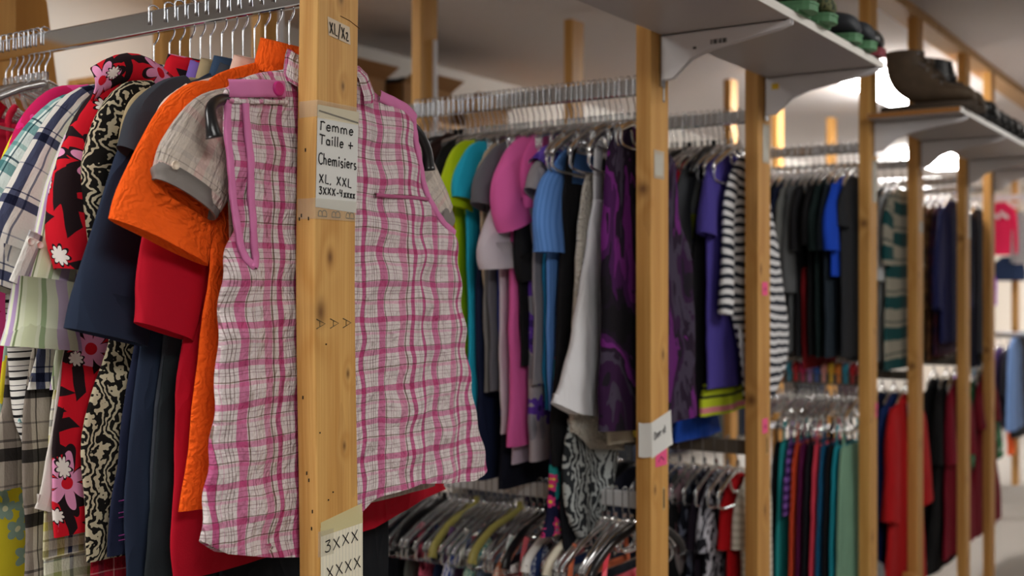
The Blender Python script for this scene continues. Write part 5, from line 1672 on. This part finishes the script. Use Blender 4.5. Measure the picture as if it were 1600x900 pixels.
for i in range(14):
    c, nm = MARK[(i * 3) % 8]
    y = .052 + i * .0255
    t = thing('size_marker', (RX[3], y, R_LO[3][1]), nm + ' plastic size marker ' + ('nearer the post' if i < 7 else 'toward the wall') + ' along the lower fourth rail', 'size marker', None)
    m = MB()
    th_ = np.linspace(0, 2 * PI, 16, endpoint=False)
    P = []
    for rr_, dx in ((.003, -.013), (.019, -.012), (.023, -.005), (.023, .005), (.019, .012), (.003, .013)):
        P.append([(RX[3] + rr_ * math.cos(a), y + dx * .8, R_LO[3][1] + .0185 + rr_ * math.sin(a)) for a in th_])
    b = m.grid(np.array(P), None, True)
    m.obj('disc', plain(c, .4), t)
    m = MB(); m.box(RX[3] - .011, RX[3] - .0085, y - .006, y + .006, R_LO[3][1] - .03, R_LO[3][1] + .004)
    m.obj('clip', plain(c, .4), t, smooth=False)

# filler garments added deep on the rails so the gaps look dark
for ri, y0, zt, zh, cols in ((1, .70, 1.70, .95, [((36, 38, 50), 'midnight'), ((70, 66, 70), 'smoke grey'), ((28, 30, 34), 'jet'), ((60, 40, 50), 'mulberry')]),
                             (2, .42, 1.71, 1.06, [((44, 46, 60), 'midnight'), ((80, 30, 40), 'garnet'), ((34, 36, 40), 'jet'), ((60, 64, 84), 'steel blue'), ((30, 30, 36), 'sooty')]),
                             (2, .39, .85, .30, [((40, 44, 60), 'midnight'), ((34, 34, 38), 'jet'), ((70, 66, 72), 'smoke grey'), ((30, 36, 44), 'sooty'), ((50, 40, 60), 'aubergine')]),
                             (1, .70, .78, .30, [((34, 36, 44), 'midnight'), ((60, 60, 66), 'smoke grey'), ((30, 30, 34), 'jet'), ((44, 40, 52), 'aubergine')])):
    for k, (c, nm) in enumerate(cols):
        y = y0 + k * .07
        garment('tunic', 'tunic', nm + ' filler tunic added to darken the gap on the ' + ('upper ' if zt > 1.2 else 'lower ') + ORD[ri] + ' rail', y, RX[ri], solid(c), tee_rows(RX[ri], zt + .04, zt, zh, .18, .19, .20), (), None, .014, lod=.5)
        r_ = R_UP[ri] if zt > 1.2 else R_LO[ri]
        hanger(RX[ri], y + .003, r_[1] + .0005, 'clear', 'clear hanger of the ' + nm + ' filler tunic on the ' + ('upper ' if zt > 1.2 else 'lower ') + ORD[ri] + ' rail', None, 0, 1, .055, .14, .06)

# coats and dresses on the lower rails further along
def coat(name, cat, lab, ri, y, mat, zh, sh, hm, dx=0, sl=.5, out=.05, zs=.93, zn=.97, h=.055, col=True, d=.018, fold=.012, lapel=None, lean=0.0):
    cx = RX[ri] + dx
    g = garment(name, cat, lab, y, RX[ri], mat, tee_rows(cx, zn, zs, zh, sh, sh + .01, hm), [([(cx + s * (sh - .05), zs - .01, h * .75), (cx + s * (sh + .01), zs - .12, h), (cx + s * (sh + out), zs - sl, h * .9)], {'d': .022, 'dy': -.012}) for s in (-1, 1)] if sl else (),
                (zn - .015, .035, .06, .02, None) if col else None, d, fold, lod=.8, lean=lean)
    if lapel:
        m = MB(); m.tube(smooth_path([(cx - .05, y - d - .006, zn - .01), (cx - .03, y - d - .010, zn - .12), (cx - .01, y - d - .014, zn - .25)], 14), .016, 8, ry=.003)
        m.obj('lining', solid(lapel), g)
    hanger(RX[ri], y + .004, R_LO[ri][1] + .0005, 'clear', 'hanger carrying the ' + lab.split(' hanging')[0].split(' at')[0], None, 0, 1, .03, .13, .06)
    return g


coat('dressing_gown', 'robe', 'bright red robe hanging by the post at the boot shelf', 4, .060, solid((176, 22, 26)), .19, .19, .31, -.02, .40, .05, h=.075, lapel=(196, 150, 140))
coat('long_shirt', 'shirt', 'dark blue garment hanging left of the bright red robe', 4, .105, solid((22, 42, 92)), .3, .19, .22, 0, .4)
coat('long_shirt', 'shirt', 'navy garment deepest beside the red robe', 4, .15, solid((18, 26, 54)), .3, .19, .22, 0, .4)
coat('evening_dress', 'dress', 'long black dress hanging right of the red robe', 5, .095, solid((17, 17, 19)), .17, .2, .36, 0, .3, lapel=(170, 166, 160))
coat('evening_dress', 'dress', 'black gown hanging behind the long black dress', 5, .15, solid((20, 18, 20)), .2, .2, .34, 0, .3)
coat('evening_dress', 'dress', 'dark crimson dress hanging in front of the long black one', 5, .060, solid((128, 22, 42)), .22, .17, .28, .04, .3, .02, fold=.016)
coat('evening_dress', 'dress', 'deep wine red flared gown at the aisle past the black dress', 6, .052, solid((112, 16, 32)), .22, .17, .36, .06, .2, 0, fold=.018)
coat('printed_dress', 'dress', 'green tropical print dress past the wine red gown', 6, .09, flower_print((36, 92, 60), (70, 130, 90), (190, 200, 190), 12, .04, (24, 60, 44), .8), .35, .21, .30, .16, .4, .10, h=.08)
coat('blouse', 'blouse', 'lavender blouse past the green print dress', 6, .16, solid((170, 130, 200)), .6, .18, .2, 0, .2)
garment('denim_dress', 'dress', 'light denim dress near the far post', .18, 6.425, solid((110, 140, 190)), tee_rows(6.30, 1.1, 1.05, .55, .17, .18, .2), (), None, .02, lod=.6)
garment('long_coat', 'coat', 'black coat hanging near the far post above the carpet', .25, 6.425, solid((24, 25, 30)), tee_rows(6.9, 1.12, 1.06, .45, .22, .24, .28), [([(6.72, 1.05, .04), (6.66, .9, .06), (6.64, .6, .055)], {'d': .03})], None, .03, lod=.6)
rail(6.425, .04, 1.1, 1.10, 1.13, STEEL, 'low steel rail beside the black coat near the far post')
garment('camisole', 'top', 'orange cloth hanging under the black coat near the far post', .30, 6.425, solid((220, 90, 40)), tank_rows(6.85, .60, .32, .05, .05, .04), (), None, .02, lod=.5)

# ------------------------------------------------------------------ far display by the last post
def facing(name, cat, label, x, yc, ztop, ln, w, mat, long_sleeve=True, letters=None):
    """garment hanging across the far rail, front turned to the near side (-x)"""
    t = thing(name, (x, yc, ztop - ln), label, cat)
    mb = body_mesh([(ztop - ln, -w * .46, w * .46), (ztop - ln * .93, -w * .5, w * .5), (ztop - ln * .35, -w * .5, w * .5), (ztop - .05, -w * .46, w * .46), (ztop, -w * .2, w * .2)], 0, .022, .006, 30, 5, 40, 30)
    V = np.array(mb.v)
    mb.v = [(x + v[1], yc - v[0], v[2]) for v in V]
    mb.obj('bodice', mat, t)
    if long_sleeve:
        for s in (-1, 1):
            mb = sleeve_mesh([(s * w * .40, ztop - .05, w * .13), (s * w * .54, ztop - ln * .4, w * .12), (s * w * .60, ztop - ln * .98, w * .085)], 0, .022, 3, 22, 16)
            V = np.array(mb.v)
            mb.v = [(x + v[1], yc - v[0], v[2]) for v in V]
            mb.obj('sleeve', mat, t)
    if letters:
        m = MB()
        for k in range(4):
            zz = ztop - ln * .24 - (k % 2) * .02
            y0 = yc + w * .34 - k * w * .17
            m.tube(smooth_path([(x - .030, y0, zz), (x - .031, y0 - w * .05, zz + .022), (x - .031, y0 - w * .09, zz - .01), (x - .030, y0 - w * .14, zz + .012)], 14), .007, 6)
        m.obj('script_lettering', plain((236, 232, 234), .6), t)
    return t


facing('sweatshirt', 'sweatshirt', 'bright pink sweatshirt with white lettering on the far rail', 7.45, .475, 2.0, .37, .17, solid((236, 44, 92)), True, True)
facing('long_sleeve_jersey', 'top', 'black and white striped top right of the pink sweatshirt', 7.46, .345, 1.93, .36, .10, stripes([(0, .5, (90, 90, 96))], (206, 204, 206), .02))
facing('trousers', 'trousers', 'dark blue jeans under the pink sweatshirt', 7.47, .43, 1.62, .17, .22, solid((40, 54, 84)), False)
facing('leggings', 'leggings', 'violet leggings below the pink sweatshirt', 7.44, .53, 1.50, .22, .06, solid((150, 50, 190)), False)
for y, lab in ((.475, 'white hanger of the pink sweatshirt'), (.345, 'white hanger of the striped top on the far rail')):
    t = hanger(7.53, y, 2.0555, 'white', lab, None, 90, 1, .02, .08, .03)
for k in range(9):
    hanger(7.53, .60 + k * .05, 2.0555, 'white', 'white hanger crowded on the far rail beyond the pink sweatshirt', 'white hangers on the far rail', random.uniform(-10, 10), 1, .03, .16, .06)
for k in range(7):
    c = [(40, 44, 60), (26, 28, 34), (160, 40, 60), (60, 60, 66), (30, 40, 70), (200, 190, 190), (36, 36, 40)][k]
    nm = ['slate', 'black', 'rose red', 'dark grey', 'deep navy', 'off white', 'soft black'][k]
    garment('tee', 't-shirt', nm + ' garment hanging on the high far rail beyond the pink sweatshirt', .62 + k * .055, 7.53, solid(c), tee_rows(7.53, 1.95, 1.90, 1.4, .2, .19, .2), [([(7.53 - .15, 1.89, .03), (7.53 - .2, 1.75, .045), (7.53 - .21, 1.6, .04)], {'d': .018})], lod=.5, d=.016)
for k in range(9):
    c = [(200, 60, 120), (60, 60, 70), (120, 160, 210), (230, 220, 220), (150, 40, 60), (40, 40, 48), (90, 60, 130), (230, 120, 140), (50, 90, 110)][k]
    nm = ['magenta', 'graphite', 'sky blue', 'white', 'wine', 'black', 'violet', 'rosy', 'petrol'][k]
    garment('tee', 't-shirt', nm + ' garment hanging on the low far rail', .14 + k * .06, 7.53, solid(c), tee_rows(7.53, .98, .93, .42, .2, .19, .2), [([(7.53 - .15, .92, .03), (7.53 - .2, .8, .045), (7.53 - .21, .66, .04)], {'d': .018})], lod=.5, d=.016)
    hanger(7.53, .142 + k * .06, 1.0805, 'clear', 'clear hanger on the low far rail', 'clear hangers on the low far rail', 0, 1, .03, .15, .06)

# ------------------------------------------------------------------ boots and shoes on the shelves
def boot(label, x, y_heel, z, L, H, mat, sole_mat, lining=None, laces=None, rot=0.0, w=.05, cat='boot', open_=0.0, flip=False, welt=None):
    """boot with its toe toward -y"""
    t = thing('boot' if H > .12 else 'shoe', (x, y_heel - L * .4, z), label, cat)
    M = MB()
    # sections: (distance from heel, centre height, half width, half height, tilt)
    hs = .024
    secs = [(L * 1.00, hs + .012, w * .30, .008, 90), (L * .985, hs + .018, w * .62, .016, 90), (L * .94, hs + .024, w * .86, .024, 90), (L * .84, hs + .028, w * 1.0, .029, 88), (L * .70, hs + .032, w * .98, .034, 84),
            (L * .58, hs + .042, w * .86, .044, 74)]
    if H > .12:
        secs += [(L * .45, hs + .062, w * .76, .060, 56), (L * .34, hs + .090, w * .72, .068, 34), (L * .275, hs + .120, w * .72, .066, 14), (L * .255, H * .80, w * .80, .062, 2), (L * .25 - open_, H, w * .86, .064 + open_, -2 if not open_ else -12)]
    else:
        secs += [(L * .40, hs + .050, w * .78, .058, 50), (L * .30, hs + .056, w * .76, .066, 20), (L * .27, hs + .070, w * .74, .074, 4)]
    S = smooth_path(secs, 40)
    N = 28
    th = np.linspace(0, 2 * PI, N, endpoint=False)
    P = []
    for (s, h, hw, hh, ti) in S:
        a = math.radians(ti)
        ring = []
        for q in th:
            u, v = math.cos(q), math.sin(q)
            dx = hw * np.sign(u) * abs(u) ** .85
            # section plane: at tilt 90 the ring stands upright (v is height); at 0 it lies flat (v is length)
            dy = -hh * v * math.cos(a)
            dz = hh * v * math.sin(a)
            ring.append((x + dx, y_heel - s - dy * -1 * 1.0, max(z + h + dz, z + hs - .002)))
        P.append(ring)
    P = np.array(P)
    b = M.grid(P, None, True)
    M.cap([b + j for j in range(N)], True)
    M.obj('upper', mat, t)
    # inside of the shaft
    e = P[-1]
    cen = e.mean(0)
    I1 = cen + (e - cen) * .93
    I2 = cen + (e - cen) * .74 - np.array([0, 0, min(.05, H * .3)])
    M = MB()
    b = M.grid(np.stack([e, I1 + np.array([0, 0, .002]), I2]), None, True)
    M.cap([b + 2 * N + j for j in range(N)])
    M.obj('lining', lining or mat, t)
    # sole with heel block
    M = MB()
    out = []
    for k in range(30):
        a = 2 * PI * k / 30
        v = math.sin(a)
        yy = y_heel - L * .5 - L * .515 * v
        f = (L * .5 + L * .515 * v) / L
        wd = w * (1.02 if f > .55 else .80 + .22 * max(0, (f - .2) / .35)) * 1.0
        out.append((x + wd * math.copysign(abs(math.cos(a)) ** .6, math.cos(a)), yy))
    M.prism(out, z + .004, z + hs, 'z')
    o = M.obj('sole', sole_mat, t, smooth=False)
    M = MB()
    for k in range(9):
        f = .05 + k * .105
        if .36 < f < .46:
            continue
        M.box(x - w * .86, x + w * .86, y_heel - L * f - .009, y_heel - L * f + .009, z, z + .006)
    M.obj('tread', sole_mat, t, smooth=False)
    if welt:
        M = MB()
        M.prism([(x + (p[0] - x) * 1.03, y_heel - L * .5 + (p[1] - y_heel + L * .5) * 1.012) for p in out], z + hs - .006, z + hs - .001, 'z')
        M.obj('welt', welt, t, smooth=False)
    if laces:
        M = MB()
        pts = []
        n = 6 if H > .12 else 4
        i0, i1 = (17, 38) if H > .12 else (17, 30)
        for k in range(n):
            i = int(i0 + (i1 - i0) * k / (n - 1))
            ring = P[i]
            o_ = ring.mean(0)
            l_, r_ = [o_ + (ring[q] - o_) * 1.02 for q in (N // 4 + 3, N // 4 - 3)]
            f_ = ring[N // 4] - o_
            pts.append((l_, r_, f_ / np.linalg.norm(f_)))
        for k in range(n - 1):
            for A, B in ((pts[k][0], pts[k + 1][1]), (pts[k][1], pts[k + 1][0])):
                mid = (A + B) / 2 + pts[k][2] * .013
                M.tube(smooth_path([A, mid, B], 9), .0028, 6)
        for A, B, f_ in pts:
            for p in (A, B):
                d = f_ * .004 + np.array([-.003 if p is A else .003, 0, 0])
                E_ = MB(); E_.tube([p - d * .2, p + d * .5], .0045, 10)
                E_.obj('eyelet', STEEL, t)
        M.obj('laces', laces, t)
        #, STEEL, t)
    if rot:
        t.rotation_euler = (0, 0, rot)
    return t


LEATHER = NT('brown_leather', .6, 0, .35)
LEATHER.color(LEATHER.mix(LEATHER.noise(LEATHER.ob, 30, 3), lin((96, 80, 62)), lin((66, 54, 42))))
LEATHER.bump(LEATHER.noise(LEATHER.ob, 180, 3), .3, .003)
BLACKL = plain((26, 27, 28), .35, .5)
RUB = plain((24, 24, 24), .7)
boot('large brown lace-up work boot at the near end of the boot shelf', 2.735, -.035, SH_Z1, .30, .205, LEATHER.m, plain((62, 50, 38), .7), plain((40, 34, 30)), plain((58, 46, 34), .8), w=.052)
boot('second brown work boot tucked just behind the first one', 2.865, -.035, SH_Z1, .30, .200, LEATHER.m, plain((62, 50, 38), .7), plain((40, 34, 30)), plain((58, 46, 34), .8), w=.052)
boot('black ankle boot after the brown pair on the shelf', 2.995, -.03, SH_Z1, .285, .185, BLACKL, RUB, plain((90, 24, 34)), plain((30, 30, 30), .8), w=.048)
boot('black boot with dark red lining standing tall on the shelf', 3.11, -.045, SH_Z1, .285, .245, BLACKL, RUB, plain((120, 26, 44)), plain((30, 30, 30), .8), w=.048, open_=.012)
boot('black boot with dark red lining, second of the tall pair', 3.225, -.03, SH_Z1, .285, .225, BLACKL, RUB, plain((120, 26, 44)), plain((110, 112, 116), .8), w=.048, open_=.010)
boot('black hiking boot with grey laces farther along the boot shelf', 3.35, -.03, SH_Z1, .285, .19, plain((38, 42, 44), .5), RUB, None, plain((130, 132, 134), .8), w=.048)
boot('black hiking boot before the shelf end with ruffled collar', 3.47, -.03, SH_Z1, .285, .19, plain((30, 34, 36), .5), RUB, None, plain((60, 62, 64), .8), w=.048)
boot('black low shoe toward the far part of the boot shelf', 3.59, -.04, SH_Z1, .28, .10, BLACKL, RUB, None, plain((40, 40, 40), .8), w=.048)
boot('last black shoe at the far end of the boot shelf', 3.71, -.04, SH_Z1, .28, .10, BLACKL, RUB, None, plain((40, 40, 40), .8), w=.048)
CAMO = blot_print([(46, 58, 40), (86, 92, 60), (120, 110, 78), (38, 44, 34), (96, 84, 58)], 26, (1, 1, 1))
CAMO2 = NT('camouflage_canvas', .8)
CAMO2.color(CAMO2.ramp(CAMO2.noise(CAMO2.ob, 30, 3, .5, .8), [(0, lin((40, 50, 36))), (.42, lin((96, 98, 66))), (.52, lin((54, 66, 44))), (.6, lin((126, 114, 82)))], 'CONSTANT'))
GREEN_SOLE = plain((78, 128, 88), .6)
boot('camouflage canvas boot at the edge of the shoe shelf', 1.30, -.05, SH_Z1, .285, .16, CAMO2.m, GREEN_SOLE, None, plain((60, 120, 76), .8), w=.050, welt=GREEN_SOLE)
boot('second camouflage boot leftward on the shoe shelf', 1.17, -.05, SH_Z1, .285, .16, CAMO2.m, GREEN_SOLE, None, plain((60, 120, 76), .8), w=.050, welt=GREEN_SOLE)
boot('black and red high shoe behind the camouflage boots', 1.43, -.00, SH_Z1, .27, .15, BLACKL, plain((190, 40, 54), .6), plain((190, 40, 54)), plain((200, 50, 60), .8), w=.046)
boot('black shoe with thick green sole, nearer of the pair', 1.535, -.035, SH_Z1, .285, .085, plain((40, 44, 50), .6), GREEN_SOLE, None, None, w=.048, cat='shoe', welt=GREEN_SOLE)
boot('black shoe with thick green sole, farther of the pair', 1.64, -.04, SH_Z1, .285, .085, plain((40, 44, 50), .6), GREEN_SOLE, None, None, w=.046, cat='shoe', welt=GREEN_SOLE)
boot('small black shoe with maroon sole at the shelf corner', 1.735, -.045, SH_Z1, .275, .08, BLACKL, plain((120, 30, 44), .6), None, None, w=.042, cat='shoe', welt=plain((120, 30, 44), .6))

# coats added along the back wall to darken the gaps between the racks
for k, (c, nm) in enumerate((((34, 36, 44), 'ink'), ((58, 44, 40), 'brown'), ((26, 28, 32), 'coal'), ((50, 54, 66), 'slate blue'), ((36, 30, 40), 'plum'), ((44, 48, 46), 'moss grey'), ((30, 34, 48), 'midnight blue'), ((62, 52, 46), 'taupe'), ((28, 28, 30), 'soot'), ((40, 44, 54), 'storm grey'), ((50, 36, 40), 'wine brown'))):
    x = 3.7 + k * .58
    g = garment('long_coat', 'coat', nm + ' coat added to darken the back wall behind the racks', 2.185, x, solid(c), tee_rows(x, 1.42, 1.36, .30, .22, .23, .27), [([(x + q * .17, 1.35, .035), (x + q * .23, 1.15, .05), (x + q * .235, .85, .045)], {'d': .02, 'dy': -.01}) for q in (-1, 1)], (1.405, .03, .06, .02, None), .03, lod=.5)
    t = thing('added_coat_hook', (x, 2.25, 1.43), 'added steel wall hook holding the ' + nm + ' coat', 'hook')
    m = MB(); m.tube(smooth_path([(x, 2.249, 1.47), (x, 2.21, 1.465), (x, 2.185, 1.44), (x, 2.17, 1.435), (x, 2.165, 1.455)], 16), .004, 8)
    m.obj('prong', STEEL, t)
    m = MB(); m.box(x - .015, x + .015, 2.243, 2.2495, 1.42, 1.50)
    m.obj('plate', STEEL, t, smooth=False)

# ------------------------------------------------------------------ wall side: panel, high shelf with boxes, bag on the floor
pan = NT('plywood', .6)
pan.color(pan.mix(pan.noise(pan.mapv(pan.ob, (30, 30, 2)), 1.0, 3), lin((206, 152, 76)), lin((176, 120, 54))))
t = thing('plywood_panel', (.2, 1.15, 0), 'broad tan plywood panel standing behind the first rail', 'panel')
m = MB()
m.prism([(-.40, 0), (.66, 0), (.405, 1.78), (.366, 2.045), (.33, 2.12), (.12, 2.12), (.06, 1.98), (-.40, 1.95)], 1.165, 1.183, 'y')
m.obj('sheet', pan.m, t, smooth=False)
m = MB(); m.box(.20, .262, 1.125, 1.164, 0, 2.3)
m.obj('batten', PINE_B, t, smooth=False)

t = thing('storage_shelf', (2.7, 2.05, 2.08), 'high wooden shelf along the back wall behind the second rail', 'shelf')
m = MB(); m.box(1.2, 4.6, 1.80, 2.249, 2.08, 2.10)
m.obj('board', PINE_B, t, smooth=False)
m = MB(); m.box(1.2, 4.6, 2.20, 2.249, 2.02, 2.08); m.obj('batten', PINE, t, smooth=False)
CARD = plain((150, 112, 70), .85)
for k, (x, w_, h, lab) in enumerate(((2.25, .30, .14, 'cardboard box with open flaps left of the metal striped post'), (2.68, .34, .15, 'cardboard box with raised flap behind the metal striped post'), (3.12, .34, .12, 'low cardboard box right of the metal striped post'))):
    t = thing('cardboard_box', (x, 2.02, 2.10), lab, 'box')
    m = MB()
    x0, x1, y0, y1, z0, z1 = x - w_ / 2, x + w_ / 2, 1.86, 2.20, 2.1005, 2.10 + h
    for a in ((x0, x1, y0, y0 + .005, z0, z1), (x0, x1, y1 - .005, y1, z0, z1), (x0, x0 + .005, y0, y1, z0, z1), (x1 - .005, x1, y0, y1, z0, z1), (x0, x1, y0, y1, z0, z0 + .005)):
        m.box(*a)
    m.obj('carton', CARD, t, smooth=False)
    m = MB()
    m.prism([(y0, z1), (y0 + .003, z1), (y0 - .07, z1 + .045), (y0 - .073, z1 + .043)], x0, x1, 'x')
    m.prism([(x1, z1), (x1 - .003, z1), (x1 + .06, z1 + .05), (x1 + .063, z1 + .048)], y0, y1, 'y')
    m.obj('flap', CARD, t, smooth=False)
    t2 = thing('folded_garment', (x, 2.02, 2.10 + h), ['black clothing heaped in the leftmost cardboard box', 'dark clothing heaped in the box behind the metal striped post', 'dark red clothing in the low cardboard box'][k], 'clothing')
    rr = random.Random(k)
    m = MB()
    n1, n2 = 12, 22
    P = []
    for i in range(n1):
        f = i / (n1 - 1)
        P.append([(x + w_ * .46 * math.cos(a) * math.cos(f * PI / 2) ** .6, 2.03 + .15 * math.sin(a) * math.cos(f * PI / 2) ** .6, 2.115 + (h - .03) * min(1, f * 1.6) + .05 * math.sin(f * PI / 2) * (1 + .4 * math.sin(3 * a + k)) * (f > .2)) for a in np.linspace(0, 2 * PI, n2, endpoint=False)])
    m.grid(np.array(P), None, True)
    m.obj('cloth', solid([(26, 28, 34), (30, 32, 40), (70, 30, 36)][k]), t2)

t = thing('wooden_crate', (3.15, .10, 0), 'low pine crate on the carpet beneath the red robe', 'crate')
m = MB()
for z in (.10, .19, .28):
    m.box(2.84, 3.28, -.02, -.005, z - .035, z + .035); m.box(2.84, 3.28, .42, .435, z - .035, z + .035)
    m.box(2.825, 2.84, -.02, .435, z - .035, z + .035); m.box(3.28, 3.295, -.02, .435, z - .035, z + .035)
m.obj('slats', PINE_B, t, smooth=False)
m = MB(); m.box(2.84, 3.28, -.005, .42, .0, .02); m.obj('bottom', PINE_B, t, smooth=False)
m = MB()
for x in (2.845, 3.255):
    for y in (-.003, .40):
        m.box(x, x + .022, y, y + .02, 0, .315)
m.obj('corner_post', PINE_B, t, smooth=False)
t = thing('plastic_bag', (3.06, .2, .02), 'clear plastic bag of grey clothing resting in the pine crate', 'bag')
for nm, sc_, mt in (('contents', .86, solid((110, 100, 104))), ('film', 1.0, clear_plastic((225, 225, 230), .25, .15))):
    m = MB()
    P = []
    n1, n2 = 26, 40
    for i in range(n1):
        f = i / (n1 - 1) * PI
        ring = []
        for j in range(n2):
            a = 2 * PI * j / n2
            b = 1 + .07 * math.sin(5 * a + 3 * f) + .05 * math.sin(9 * f + 2 * a) + .03 * math.sin(13 * a - 7 * f)
            ring.append((3.06 + .185 * sc_ * b * math.sin(f) ** .7 * math.cos(a), .2 + .185 * sc_ * b * math.sin(f) ** .7 * math.sin(a), .028 + .185 - .185 * sc_ * (1 if f < 1.6 else b) * math.cos(f) * (1.0)))
        P.append(ring)
    m.grid(np.array(P), None, True)
    m.obj(nm, mt, t)
